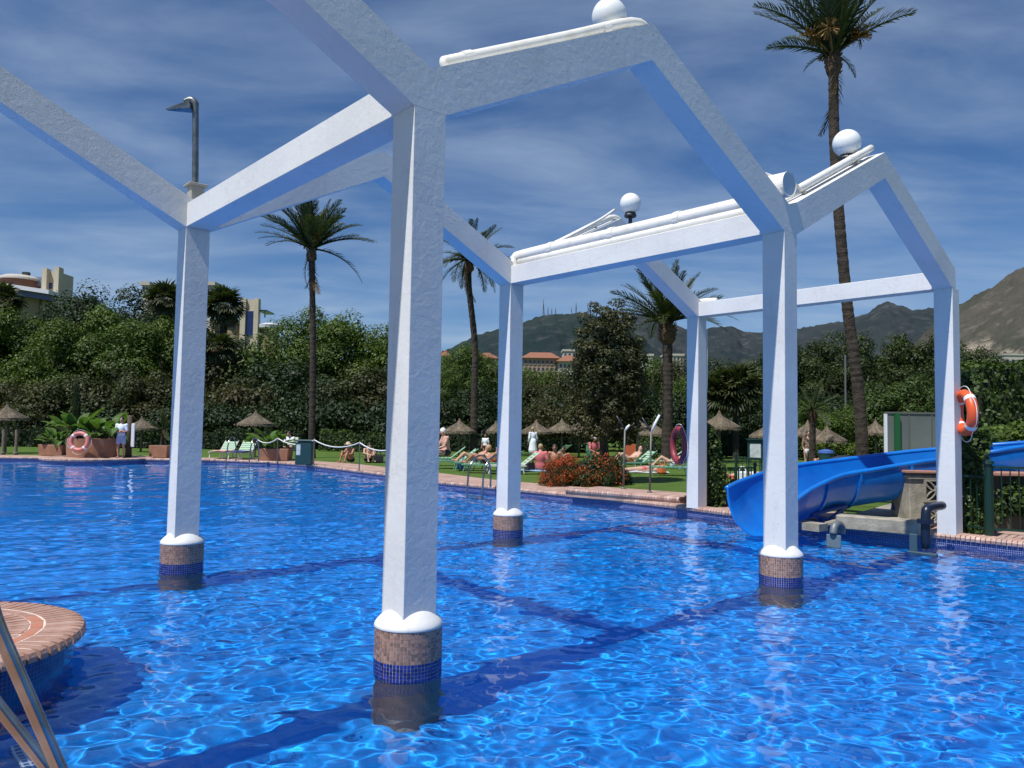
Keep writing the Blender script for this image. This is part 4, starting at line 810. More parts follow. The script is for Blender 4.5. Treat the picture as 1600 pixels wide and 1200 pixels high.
palm([gnd(1268, 30)] + wp((1270, 640, 30)), .12, 1.25, 'young palm between the right straw umbrellas', 16, 'date', 1.4, low=-10, group='small palms on the right')
palm([gnd(255, 40)] + wp((256, 672, 40)), .10, 1.2, 'young palm in the small planter beside the left column', 12, 'date', 1.3, low=0, group='palms in planters')
# ------------------------------------------------------------------ straw umbrellas
THATCH = mat('straw_thatch', (.20, .165, .115), .95, nscale=14, ncol=(.11, .085, .06), bump=1, bscale=45, bdist=.03, attr=(.6, 1.3)); POSTW = mat('timber_post', (.20, .17, .13), .9, nscale=8, ncol=(.12, .10, .08))
def make_umbrella(tall=1.0):
    Q = []; rows = [(1.0, -.62), (1.0, -.50), (.80, -.34), (.55, -.17), (.30, .0), (.14, .14), (.07, .30), (.02, .42)]
    n = 46
    for i in range(len(rows) - 1):
        (r0, z0), (r1, z1) = rows[i], rows[i + 1]
        for k in range(n):
            a0, a1 = 2 * math.pi * k / n, 2 * math.pi * (k + 1) / n; j0 = .015 * math.sin(k * 7.3); f = lambda a, r, z, j: [r * math.cos(a), r * math.sin(a), z + j]
            Q.append([f(a0, r0, z0, j0), f(a1, r0, z0, j0), f(a1, r1, z1, j0), f(a0, r1, z1, j0)])
    for i in range(900):   # loose straw lying on the cone and hanging from the rim
        a = rng.uniform(0, 6.28); t_ = rng.uniform(0, 1) ** .6; r0 = .12 + .85 * t_; z0 = .14 - .64 * ((r0 - .12) / .88) ** .95 + .03; L_ = .22 if t_ < .85 else .30; r1 = min(r0 + L_ * .75, 1.03); z1 = z0 - L_ * .6 if r1 < 1.02 else z0 - L_ * .9; da = .018 + rng.normal() * .01
        f = lambda a, r, z: [r * math.cos(a), r * math.sin(a), z]; Q.append([f(a, r0, z0), f(a + .012, r0, z0), f(a + da + .02, r1, z1), f(a + da, r1, z1)])
    return quads('thatch', np.array(Q), THATCH)
TH_M = make_umbrella()
mb = MB(); mb.tube([(0, 0, -.1), (0, 0, 2.3)], .055, 10); POST_M = mb.me('post', POSTW, smooth=True)
def umbrella(px, yapex, wpx, Y, label):
    t_ = ay(px, yapex, Y); h = t_.z - DECK; r = max(.8, wpx / F * Y / 2); root = ob('straw_umbrella', None, loc=(t_.x, Y, DECK), label=label, cat='umbrella', group='straw umbrellas on the lawn')
    c = ob('canopy', TH_M, root, loc=(0, 0, h - .36 * r), rz=random.uniform(0, 6)); c.scale = (r, r, r * .85)
    p = ob('post', POST_M, root); p.scale = (1, 1, (h - .3) / 2.3); return root
for a in ((12, 630, 58, 38, 'straw umbrella at the left edge beside two pale posts'), (400, 640, 56, 38, 'straw umbrella behind the planter near the white loungers'), (222, 650, 48, 42, 'dim straw umbrella right of the standing man'),
          (718, 653, 52, 42, 'straw umbrella left of the leaning palm trunk'), (775, 656, 44, 43, 'straw umbrella cut off by the middle column on its left side'), (838, 655, 50, 42, 'straw umbrella above the white-robed woman'),
          (878, 653, 50, 43, 'straw umbrella second right of the middle column'), (905, 655, 40, 44, 'straw umbrella just left of the bronze tree trunk'), (932, 657, 36, 45, 'straw umbrella behind the bronze tree trunk'), (982, 640, 70, 36, 'largest straw umbrella behind the left lamp post'),
          (1022, 658, 46, 39, 'straw umbrella behind the right lamp post'), (1124, 641, 66, 32, 'pointed straw umbrella over the creeper right of the far column'), (1198, 660, 40, 36, 'straw umbrella mostly behind the right front column'),
          (1262, 656, 52, 33, 'straw umbrella behind the young palm'), (1292, 664, 56, 32, 'straw umbrella directly left of the tall palm trunk'), (1368, 655, 40, 36, 'straw umbrella between tall palm trunk and grey cabin'), (1530, 663, 56, 27, 'straw umbrella behind the creeper near the lifebuoy')): umbrella(*a)
# ------------------------------------------------------------------ people
SKIN = [mat('skin_a', (.46, .25, .17), .5), mat('skin_b', (.36, .17, .10), .5), mat('skin_c', (.52, .31, .23), .5)]
HAIRW = mat('white_hair', (.75, .75, .76), .7); HAIRD = mat('dark_hair', (.03, .02, .015), .6); HAIRB = mat('blond_hair', (.35, .24, .12), .6); EYE = mat('eye', (.02, .02, .02), .2)
def ell(mb, c, r, n=10):
    c = Vector(c); vs = []; fs = []
    for i in range(1, n):
        for j in range(n * 2): a, b = math.pi * i / n, math.pi * j / n; vs.append(c + Vector((r[0] * math.sin(a) * math.cos(b), r[1] * math.sin(a) * math.sin(b), r[2] * math.cos(a))))
    vs += [c + Vector((0, 0, r[2])), c - Vector((0, 0, r[2]))]; k = n * 2
    for i in range(n - 2):
        for j in range(k): fs.append((i * k + j, (i + 1) * k + j, (i + 1) * k + (j + 1) % k, i * k + (j + 1) % k))
    for j in range(k): fs.append((len(vs) - 2, j, (j + 1) % k)); fs.append((len(vs) - 1, (n - 2) * k + (j + 1) % k, (n - 2) * k + j))
    mb.add(vs, fs)
def taper(mb, pts, rs, n=10):
    mb.tube(pts, rs, n)
    for p, r in zip(pts, rs): ell(mb, p, (r, r, r), 6)
def remesh(mb, name, m, vox=.022):
    me0 = new_mesh('tmp', mb.v, mb.f); o = bpy.data.objects.new('tmp', me0); COL.objects.link(o)
    md = o.modifiers.new('r', 'REMESH'); md.mode = 'VOXEL'; md.voxel_size = vox; md.use_smooth_shade = True
    sm = o.modifiers.new('s', 'SMOOTH'); sm.factor = .5; sm.iterations = 3
    dg = bpy.context.evaluated_depsgraph_get(); me = bpy.data.meshes.new_from_object(o.evaluated_get(dg)); me.name = name
    bpy.data.objects.remove(o); bpy.data.meshes.remove(me0); me.materials.clear(); me.materials.append(m); me.polygons.foreach_set('use_smooth', [True] * len(me.polygons)); return me
def mirror(p): return Vector((-p[0], p[1], p[2]))
POSES = {
 'stand': dict(pel=(0, 0, .95), che=(0, .01, 1.32), nec=(0, .0, 1.48), hea=(0, .02, 1.63), face=(0, 1, 0), sh=(.19, 0, 1.42), arm=[(.24, -.03, 1.14), (.22, .10, .92)], leg=[(.10, 0, .90), (.12, .02, .50), (.11, -.02, .09)], toe=(.13, .14, .04)),
 'crossed': dict(pel=(0, 0, .97), che=(0, .01, 1.36), nec=(0, .0, 1.52), hea=(0, .02, 1.68), face=(0, 1, 0), sh=(.20, 0, 1.46), arm=[(.25, .02, 1.18), (-.05, .20, 1.20)], leg=[(.10, 0, .92), (.12, .02, .50), (.11, -.02, .09)], toe=(.13, .14, .04)),
 'knees': dict(pel=(0, 0, .12), che=(0, .06, .46), nec=(0, .12, .60), hea=(0, .18, .72), face=(0, 1, -.2), sh=(.19, .09, .55), arm=[(.25, .26, .38), (.12, .46, .34)], leg=[(.10, .03, .12), (.14, .42, .46), (.13, .56, .08)], toe=(.14, .72, .04)),
 'sit': dict(pel=(0, 0, .50), che=(0, .05, .86), nec=(0, .10, 1.02), hea=(0, .15, 1.15), face=(0, 1, -.15), sh=(.20, .06, .96), arm=[(.25, .18, .70), (.16, .40, .62)], leg=[(.10, .03, .50), (.13, .46, .52), (.12, .52, .09)], toe=(.13, .68, .04)),
 'sitback': dict(pel=(0, 0, .13), che=(0, -.04, .50), nec=(0, -.02, .66), hea=(0, .02, .78), face=(0, 1, 0), sh=(.19, -.03, .60), arm=[(.27, -.05, .34), (.26, .10, .12)], leg=[(.10, .03, .12), (.16, .44, .28), (.16, .80, .08)], toe=(.18, .88, .14)),
 'lie': dict(pel=(0, 0, .13), che=(0, -.38, .15), nec=(0, -.55, .16), hea=(0, -.70, .17), face=(0, .1, 1), sh=(.19, -.50, .13), arm=[(.27, -.25, .09), (.26, .02, .08)], leg=[(.10, .05, .12), (.12, .46, .12), (.12, .86, .08)], toe=(.15, .92, .16)),
 'recline': dict(pel=(0, 0, .47), che=(0, -.28, .66), nec=(0, -.42, .78), hea=(0, -.50, .90), face=(0, .8, .5), sh=(.19, -.37, .72), arm=[(.27, -.18, .56), (.22, .06, .56)], leg=[(.10, .04, .46), (.12, .40, .70), (.12, .70, .42)], toe=(.14, .84, .44)),
 'walk': dict(pel=(0, 0, .95), che=(0, .03, 1.30), nec=(0, .03, 1.46), hea=(0, .06, 1.60), face=(0, 1, -.1), sh=(.18, .02, 1.40), arm=[(.23, .0, 1.12), (.20, .14, .92)], leg=[(.09, 0, .90), (.10, .10, .50), (.10, .05, .09)], toe=(.11, .20, .04))}
def person(loc, rz, pose, label, skin=0, hair=HAIRD, top=None, bottom=None, robe=None, long_hair=False, sc=1.0, tilt=0, group=None, hat=None, heavy=1.0):
    p = {k: (Vector(v) if not isinstance(v, list) else [Vector(q) for q in v]) for k, v in POSES[pose].items()}; root = ob('person', None, loc=loc, rz=rz, label=label, cat='person', group=group); root.scale = (sc, sc, sc)
    m = MB(); pel, che, nec, hea = p['pel'], p['che'], p['nec'], p['hea']; fd = p['face'].normalized(); up = (hea - nec).normalized(); h = heavy
    ax_ = (che - pel).normalized()
    for k in range(9):
        t_ = k / 8; c = pel.lerp(che + ax_ * .08, t_); wx = (.165, .16, .145, .135, .14, .155, .165, .165, .13)[k] * h; wy = (.12, .12, .11, .10, .105, .115, .115, .10, .08)[k] * h
        R_ = .07; ell(m, c, (wx, wy if abs(ax_.z) > .6 else wx * .68, max(R_, wy) if abs(ax_.z) > .6 else wy * .9), 8)
    taper(m, [nec - up * .04, nec + up * .06], [.055, .052]); ell(m, hea, (.078, .098, .118), 10); ell(m, hea + fd * .03 - up * .06, (.055, .06, .06), 8)
    hs = []
    for s in (1, -1):
        f = (lambda q: q) if s == 1 else mirror; sh = f(p['sh']); el, wr = f(p['arm'][0]), f(p['arm'][1])
        if pose == 'crossed' and s == -1: wr = wr + Vector((0, .03, -.05))
        taper(m, [che + ax_ * .05, sh, sh.lerp(el, .45), el, el.lerp(wr, .35), wr], [.07, .062 * h, .050 * h, .040, .040, .027])
        hd = (wr - el).normalized(); taper(m, [wr, wr + hd * .07], [.028, .034]); hs.append((wr, hd, s))
        hp, kn, an = [f(q) for q in p['leg']]; taper(m, [hp, hp.lerp(kn, .4), kn, kn.lerp(an, .3), an], [.095 * h, .082 * h, .055, .054, .034]); taper(m, [an - Vector((0, .03, .03)), f(p['toe'])], [.038, .032])
    body = remesh(m, 'body', SKIN[skin]); ex = MB(); side = fd.cross(up).normalized()
    ex.tube([hea + fd * .085 + up * .015, hea + fd * .118 - up * .02], [.010, .018], 6)
    for s in (-1, 1):
        ex.tube([hea + side * s * .072, hea + side * s * .088 - fd * .01], [.028, .02], 6)
    for wr, hd, s in hs:
        u_ = hd.cross(Z if abs(hd.z) < .9 else Vector((0, 1, 0))).normalized(); v_ = hd.cross(u_)
        for k, ln in enumerate((.062, .075, .08, .07)): b = wr + hd * .085 + u_ * (k - 1.5) * .017; ex.tube([b, b + hd * ln * .55, b + hd * ln * .85 + v_ * .02], [.010, .009, .006], 5)
        b = wr + hd * .04 + u_ * .03; ex.tube([b, b + (hd + u_).normalized() * .05, b + hd * .06 + u_ * .035], [.012, .010, .008], 5)
    bo = ob('body', body, root); bm = bmesh.new(); bm.from_mesh(body); tm = new_mesh('t', ex.v, ex.f); bm.from_mesh(tm); bm.to_mesh(body); bm.free(); bpy.data.meshes.remove(tm)
    e2 = MB()
    for s in (-1, 1): ell(e2, hea + fd * .09 + side * s * .03 + up * .018, (.011, .011, .009), 5)
    ob('eyes', e2.me('eyes', EYE), root); e3 = MB(); e3.tube([hea + fd * .094 - up * .055 - side * .022, hea + fd * .098 - up * .055 + side * .022], .006, 5); ob('mouth', e3.me('mouth', mat('lips', (.35, .10, .09), .5) if 'lips' not in bpy.data.materials else bpy.data.materials['lips']), root)
    m = MB(); ell(m, hea - fd * .022 + up * .028, (.088, .100, .108), 10)
    if long_hair: ell(m, hea - fd * .06 - up * .10, (.08, .05, .14), 8)
    ob('hair', m.me('hair', hair, smooth=True), root)
    if hat: m = MB(); m.lathe([(.17, 0), (.165, .01), (.10, .02), (.09, .09), (.03, .11), (.001, .11)], hea + up * .07, 20); ob('hat', m.me('hat', hat), root)
    def cloth(parts, name, mm):
        m = MB()
        for pts, rs in parts: taper(m, pts, rs)
        ob(name, remesh(m, name, mm, .028), root)
    f2 = [lambda q: q, mirror]
    if top or robe:
        mm = top or robe; m = MB()
        for k in range(9):
            t_ = k / 8; c = pel.lerp(che + ax_ * .08, t_); wx = (.175, .17, .155, .148, .152, .17, .18, .178, .14)[k] * h; wy = (.13, .13, .12, .115, .12, .13, .13, .115, .09)[k] * h
            if top and k < 1: continue
            ell(m, c, (wx, wy if abs(ax_.z) > .6 else wx * .7, max(.07, wy) if abs(ax_.z) > .6 else wy), 8)
        for f in f2: taper(m, [che + ax_ * .05, f(p['sh']), f(p['sh']).lerp(f(p['arm'][0]), .8 if top else 1)], [.08, .075, .062])
        if robe:
            for f in f2: taper(m, [f(p['arm'][0]), f(p['arm'][0]).lerp(f(p['arm'][1]), .8)], [.062, .055])
            taper(m, [pel, pel - Z * .25, pel - Z * .45], [.19, .21, .24])
        ob('robe' if robe else 'shirt', remesh(m, 'garment', mm, .026), root)
    if bottom:
        m = MB(); k_ = .55 if bottom.name == 'shorts_blue' else .14; ell(m, pel, (.172 * h, .13 * h, .11), 8)
        for f in f2: hp, kn = f(p['leg'][0]), f(p['leg'][1]); taper(m, [hp, hp.lerp(kn, k_)], [.105 * h, .098 * h])
        ob('shorts' if k_ > .3 else 'swimwear', remesh(m, 'swimwear', bottom, .026), root)
    return root
SHB = mat('shorts_blue', (.38, .42, .62), .8); WSH = mat('white_cloth', (.72, .75, .80), .8); PNK = mat('pink_cloth', (.55, .14, .15), .7); BLK = mat('black_cloth', (.02, .02, .03), .7); ORG = mat('orange_cloth', (.60, .14, .05), .7); BLU = mat('blue_cloth', (.05, .12, .40), .7)
def G(px, Y, z=DECK): q = ay(px, 600, Y); return Vector((q.x, Y, z))
person(G(193, 34.1), R(180 + 5), 'crossed', 'man in white shirt and pale blue shorts standing with folded arms beside the round planter', 0, HAIRD, top=WSH, bottom=SHB)
person(G(552, 33.6), R(150), 'knees', 'tanned sunbather sitting hugging knees, left of the pair on the grass', 1, HAIRB, bottom=BLK, hat=mat('straw_hat', (.6, .5, .35), .8))
person(G(578, 34.4), R(205), 'knees', 'sunbather with dark hair sitting bent forward, right of the pair on the grass', 2, HAIRD, bottom=BLK)
person(G(700, 30.3), R(115), 'sit', 'white-haired person sitting bare-backed sideways on a green lounger', 2, HAIRW, bottom=BLK, heavy=1.15, sc=1.22, long_hair=False)
person(G(760, 27.8, .12), R(80), 'recline', 'tanned bather reclining on a green lounger behind the pool ladder', 1, HAIRD, bottom=BLK)
person(G(744, 29.2, .12), R(100), 'recline', 'bather with raised knees on a green lounger left of the middle column', 0, HAIRB, bottom=BLU)
person(G(775, 29.0, .12), R(60), 'recline', 'bather in orange with a cap beside the middle column', 0, HAIRD, top=ORG, bottom=ORG, hat=WSH)
person(G(760, 38), R(160), 'stand', 'small child in white standing far behind the loungers', 1, HAIRD, top=WSH, bottom=BLK, sc=.72)
person(G(834, 39), R(30), 'walk', 'woman in a white robe standing behind the seated bathers', 1, HAIRB, robe=WSH, sc=.95)
person(G(846, 29.5), R(-15), 'sitback', 'woman in a pink swimsuit sitting on a blue towel with her back to the pool', 2, HAIRB, top=PNK, bottom=PNK, heavy=1.1, sc=1.12)
person(G(868, 30), R(170), 'sitback', 'dark-haired woman sitting on the grass facing the pool left of the red bush', 1, HAIRD, bottom=BLK, top=None, long_hair=True, sc=1.1)
person(G(882, 30.5), R(150), 'sitback', 'bather propped up just above the red flowering bush', 1, HAIRD, bottom=BLK)
person(G(928, 34), R(200), 'sit', 'person in a red top sitting on a chair left of the bronze tree trunk', 1, HAIRW, top=PNK, bottom=BLK)
person(G(985, 31, .12), R(110), 'recline', 'bather lying back under the largest umbrella with an orange towel', 2, HAIRD, bottom=ORG, heavy=1.1)
person(G(1008, 29.6), R(95), 'lie', 'sunbather lying on the grass between the two lamp posts', 2, HAIRD, bottom=PNK)
person(G(1052, 28, .12), R(80), 'recline', 'bather with bent legs on a green lounger beside the dark red lifebuoy', 2, HAIRD, bottom=WSH)
person(G(1176, 26.8), R(90), 'lie', 'sunbather lying behind the railing near the notice board', 2, HAIRB, bottom=WSH)
person(G(1262, 31), R(190), 'stand', 'slim woman in a bikini standing left of the blue bin', 2, HAIRD, bottom=WSH, long_hair=True, sc=.95)
person(G(1277, 28.5), R(200), 'knees', 'bather sitting hunched between the standing woman and the blue bin', 1, HAIRB, bottom=BLK, sc=1.1)
person(G(457, 36.2), R(160), 'sit', 'reader in a white chair behind the green litter bin', 0, HAIRD, top=WSH, bottom=BLK)
# ------------------------------------------------------------------ loungers
LG = mat('green_plastic', (.10, .28, .18), .5); LW = mat('white_lounger', (.62, .62, .58), .5); LP_ = mat('pink_towel', (.62, .35, .33), .9); LB = mat('navy_towel', (.03, .05, .20), .9); SLM = mat('pale_green_slats', (.34, .50, .36), .6)
def make_lounger(fr, sl_, name='sun_lounger'):
    root = ob(name, None); d = .16
    for i in range(8): m = MB(); m.box((0, -.75 + i * .16 + .35, .30), (.58, .12, .025)); ob('slat', m.me('slat', sl_), root)
    an = R(38)
    for i in range(5):
        m = MB(); s = .06 + i * .14; m.box((0, -.45 - s * math.cos(an) + .0, .31 + s * math.sin(an)), (.58, .11, .025), (Vector((1, 0, 0)), Vector((0, -math.cos(an), math.sin(an))), Vector((0, math.sin(an), math.cos(an))))); ob('backrest_slat', m.me('backrest_slat', sl_), root)
    m = MB()
    for s in (-1, 1):
        m.box((s * .31, .15, .28), (.04, 1.4, .05)); m.tube([(s * .31, -.45, .30), (s * .31, -.45 - .75 * math.cos(an), .30 + .75 * math.sin(an))], .022, 6)
    ob('frame', m.me('frame', fr), root)
    for s in (-1, 1):
        for y in (-.4, .7): m = MB(); m.tube([(s * .29, y, .28), (s * .30, y + (.08 if y > 0 else -.08), 0)], .022, 6); ob('leg', m.me('leg', fr), root)
    m = MB(); m.tube([(s_ * .3, -.9, .02) for s_ in (-1, 1)], .02, 6); return root
LNG = make_lounger(LG, SLM); first = [True]
def lounger(px, Y, rz, label, proto=LNG):
    o = proto if proto.get('label') is None else copy_tree(proto); o.location = G(px, Y); o.rotation_euler = (0, 0, R(rz)); o['label'] = label; o['category'] = 'lounger'; o['group'] = 'sun loungers on the lawn'; return o
lounger(706, 30.3, 100, 'green slatted lounger under the white-haired bather'); lounger(745, 29.2, 100, 'green lounger left of the pool ladder rails'); lounger(762, 27.8, 80, 'green lounger close behind the second pool ladder')
lounger(776, 29.0, 60, 'green lounger touching the middle column on its left'); lounger(1052, 28, 80, 'green lounger beside the dark red lifebuoy'); lounger(985, 31, 110, 'green lounger under the largest straw umbrella'); lounger(690, 32.5, 95, 'green lounger emerging from behind the nearest column'); lounger(862, 40, 60, 'empty dark green lounger far back under the umbrellas'); lounger(1030, 33, 80, 'green lounger between the lamp posts and the far column')
LNW = make_lounger(LW, SLM)
lounger(352, 36, 178, 'white lounger with green striped back and pink towel', LNW); lounger(381, 35.6, 178, 'white lounger with a navy towel behind the first pool ladder', LNW); lounger(798, 27.5, 100, 'white folding lounger right of the middle column', LNW)
def towel(px, Y, rz, z, m, label, w_=.7, l_=1.3):
    n = 9; vs = [(w_ * (i / 4 - .5), l_ * (j / (n - 1) - .5), .012 * math.sin(i * 2 + j * 1.3)) for j in range(n) for i in range(5)]; vs += [(x, y, z_ - .02) for x, y, z_ in vs]
    fs = []; k = n * 5
    for j in range(n - 1):
        for i in range(4): a = j * 5 + i; fs += [(a, a + 1, a + 6, a + 5), (k + a + 5, k + a + 6, k + a + 1, k + a)]
    per = [i for i in range(5)] + [j * 5 + 4 for j in range(1, n)] + [(n - 1) * 5 + i for i in (3, 2, 1, 0)] + [j * 5 for j in range(n - 2, 0, -1)]
    for a, b in zip(per, per[1:] + per[:1]): fs.append((b, a, k + a, k + b))
    ob('towel', new_mesh('towel', vs, fs, m), loc=G(px, Y, z), rz=R(rz), label=label, cat='towel')
towel(352, 35.7, 178, DECK + .36, LP_, 'pink towel spread on the left white lounger'); towel(381, 35.3, 178, DECK + .36, LB, 'navy towel spread on the right white lounger'); towel(843, 29.5, 80, DECK + .02, mat('light_blue_towel', (.25, .42, .62), .9), 'light blue towel under the woman in pink', .9, 1.8)
towel(1008, 29.6, 95, DECK + .02, WSH, 'white towel under the sunbather between the lamp posts', .8, 1.7); towel(1176, 26.8, 90, DECK + .02, ORG, 'orange towel under the sunbather by the notice board', .8, 1.7); towel(590, 34.2, 90, DECK + .02, BLK, 'dark towel beside the two seated sunbathers', .5, .9)
# orange towel hung over a chair back by the umbrella
q = G(984, 32.5); root = ob('garden_chair', None, loc=q, label='chair draped with an orange towel under the largest umbrella', cat='chair')
def chair_parts(root, fr, seatm):
    m = MB(); m.box((0, 0, .42), (.46, .44, .03)); ob('seat', m.me('seat', seatm), root); m = MB(); m.box((0, -.24, .72), (.46, .03, .55), (Vector((1, 0, 0)), Vector((0, 1, .12)).normalized(), Vector((0, -.12, 1)).normalized())); ob('backrest', m.me('backrest', seatm), root)
    for sx in (-1, 1):
        for sy in (-1, 1): m = MB(); m.tube([(sx * .2, sy * .19, .42), (sx * .23, sy * .22, 0)], .018, 6); ob('leg', m.me('leg', fr), root)
        m = MB(); m.tube([(sx * .25, -.22, .62), (sx * .25, .2, .62), (sx * .24, .2, .42)], .018, 6); ob('armrest', m.me('armrest', fr), root)
chair_parts(root, LW, ORG)
root = ob('garden_chair', None, loc=G(457, 36.2), rz=R(160), label='white garden chair behind the green litter bin', cat='chair'); chair_parts(root, LW, LW)
root = ob('garden_chair', None, loc=G(928, 34), rz=R(200), label='green chair left of the bronze tree trunk', cat='chair'); chair_parts(root, LG, LG)
# ------------------------------------------------------------------ planters and big-leaved plants
BIGLEAF = leafmat('banana_leaf', (.06, .13, .03), (.11, .17, .03), .3, .7, 1.25, .8); TERRA = mat('terracotta_box', (.34, .17, .10), .8, nscale=3, ncol=(.26, .13, .085), bump=.2)
def bigleaf(L_=1.0, w_=.2, droop=.5):
    Q = []; n = 9; C = []
    for i in range(n + 1): t_ = i / n; C.append((np.array([L_ * (t_ * .75), 0, L_ * (t_ - droop * t_ ** 2.4)]), w_ * (math.sin(math.pi * max(0, (t_ - .22) / .78)) ** .8 if t_ > .22 else .03) + .008))
    for i in range(n):
        (a, wa), (b, wb) = C[i], C[i + 1]
        for s in (-1, 1): Q.append([a, a + [0, s * wa, wa * .35], b + [0, s * wb, wb * .35], b] if s == 1 else [a, b, b + [0, s * wb, wb * .35], a + [0, s * wa, wa * .35]])
    return quads('leaf', np.array(Q), BIGLEAF)
BL = [bigleaf(1, .15, .25), bigleaf(1, .13, .5), bigleaf(1, .17, .8)]
def leafy(root, n, size, c=(0, 0, 0), rad=.2, low=25):
    for i in range(n):
        a = i * 2.4 + random.uniform(-.3, .3); f = ob('leaf', random.choice(BL), root, loc=Vector(c) + Vector((random.uniform(-rad, rad), random.uniform(-rad, rad) * .5, 0))); f.rotation_euler = (random.uniform(-.3, .3), R(random.uniform(-25, low)), a); s = size * random.uniform(.7, 1.1); f.scale = (s, s, s)
def planter(px, Y, w_, hgt, dep, label, taper_=.92):
    root = ob('planter', None, loc=G(px, Y), label=label, cat='planter', group='terracotta planters at the far pool edge'); m = MB(); a, b = w_ / 2 * taper_, w_ / 2
    m.add([(-a, -dep / 2 * taper_, 0), (a, -dep / 2 * taper_, 0), (a, dep / 2, 0), (-a, dep / 2, 0), (-b, -dep / 2, hgt), (b, -dep / 2, hgt), (b, dep / 2, hgt), (-b, dep / 2, hgt)], [(3, 2, 1, 0), (4, 5, 6, 7), (0, 1, 5, 4), (1, 2, 6, 5), (2, 3, 7, 6), (3, 0, 4, 7)])
    ob('box', m.me('box', TERRA, bevel=.02), root); m = MB(); m.box((0, 0, hgt - .02), (w_ * .9, dep * .88, .06)); ob('soil', m.me('soil', mat('soil', (.05, .035, .025), .95) if 'soil' not in bpy.data.materials else bpy.data.materials['soil']), root)
def plant(px, Y, z, n, size, rad, label, low=25, stem=True, cat='plant'):
    root = ob('banana_plant', None, loc=G(px, Y, z), label=label, cat=cat, group='broad-leaved plants in the planters'); leafy(root, n, size, (0, 0, .1), rad, low)
    m = MB()
    for k in range(4): x = rad * (k - 1.5) * .5; m.tube([(x, 0, -.05), (x * 1.1, 0, size * .25)], [.05, .03], 6)
    ob('stem', m.me('stem', BARK), root)
root = ob('planter', None, loc=G(150, 34.6), label='large curved terracotta planter on the round brick platform with a lifebuoy in front', cat='planter', group='terracotta planters at the far pool edge')
m = MB(); m.lathe([(1.05, 0), (1.12, .84)], n=32); q = ob('box', m.me('box', TERRA), root); q.scale = (1.02, .8, 1)
m = MB(); m.lathe([(1.0, .80), (.01, .82)], n=24); q = ob('soil', m.me('soil', mat('soil', (.05, .035, .025), .95)), root); q.scale = (1, .8, 1)
planter(90, 36, 1.15, .50, .7, 'small terracotta planter left of the big round one'); planter(256, 35.6, .85, .55, .7, 'small terracotta planter just left of the left pool column'); planter(434, 34.6, 1.36, .52, .8, 'rectangular terracotta planter behind the rope barrier')
plant(150, 34.6, DECK + .8, 34, 1.45, .75, 'mass of dark banana leaves filling the large round planter', 45); plant(172, 34.9, DECK + .8, 14, 1.25, .4, 'banana leaves at the right end of the large round planter', 40)
plant(92, 36, DECK + .45, 22, .95, .35, 'yellow-green fern-like plant in the small left planter', 50); plant(432, 34.7, DECK + .45, 26, 1.25, .4, 'bright banana plant in the planter behind the rope barrier', 35)
plant(120, 34.8, DECK + .8, 16, 1.6, .3, 'taller banana leaves at the left end of the large round planter', 20)
root = ob('slim_cypress', None, loc=G(121, 35.6), label='very slim dark upright shrub rising behind the large round planter', cat='shrub'); q = ob('crown', crown_mesh('crown', 1, 1, 1, 30, .3, 2500, .12, LF['dark']), root, loc=(0, 0, 1.95)); q.scale = (.16, .16, 1.7); m = MB(); m.tube([(0, 0, 0), (0, 0, 1.5)], .04, 6); ob('trunk', m.me('trunk', BARK), root)
# far round platform with brick rim
pc = G(158, 34.4, 0); root = ob('round_platform', None, loc=pc, label='half-round brick-edged platform at the far pool edge under the planter', cat='platform')
m = MB(); m.lathe([(2.15, FLOOR), (2.15, .17)], n=64); ob('side', m.me('side', WALLM), root); m = MB(); m.lathe([(1.95, .2), (.01, .205)], n=48, cap=False); ob('top', m.me('top', PAVE), root)
Q = []; rvs = []
for k in range(150):
    a0, a1 = 2 * math.pi * (k + .06) / 150, 2 * math.pi * (k + .94) / 150; pr = [(1.93, .215), (2.2, .215), (2.24, .19), (2.23, .12)]; rvv = rng.random()
    for (r0, z0), (r1, z1) in zip(pr[:-1], pr[1:]): Q.append([[r0 * math.cos(a0), r0 * math.sin(a0), z0], [r1 * math.cos(a0), r1 * math.sin(a0), z1], [r1 * math.cos(a1), r1 * math.sin(a1), z1], [r0 * math.cos(a1), r0 * math.sin(a1), z0]]); rvs.append(rvv)
ob('rim_brick', quads('rim_brick', np.array(Q), BRICK, np.array(rvs)), root, kind='stuff')
for o_ in (bpy.data.objects['round_platform'],): pass
# dark trunk, towel hook and posts near the man
root = ob('towel_post', None, loc=G(205, 34.9), label='dark rough trunk-like post beside the standing man', cat='post'); m = MB(); m.tube([(0, 0, 0), (.02, 0, 1.1), (0, 0, 1.9)], [.14, .12, .10], 10); ob('post', m.me('post', BARK, smooth=True), root)
towel_v = MB(); towel_v.box((0, 0, 1.0), (.16, .05, 1.05)); ob('towel', towel_v.me('towel', WSH, bevel=.02), loc=G(211, 34.7), label='long white towel hanging beside the dark post', cat='towel')
for px, lb in ((10, 'pale timber post at left edge under the straw umbrella'), (30, 'pale timber post right of the left edge umbrella pole')):
    m = MB(); m.tube([(0, 0, -.02), (0, 0, 1.15)], .07, 8); m.lathe([(.12, 0), (.12, .08), (.08, .1)], n=10); ob('low_post', m.me('low_post', POSTW), loc=G(px, 36.5), label=lb, cat='post', group='pale posts at the left edge')
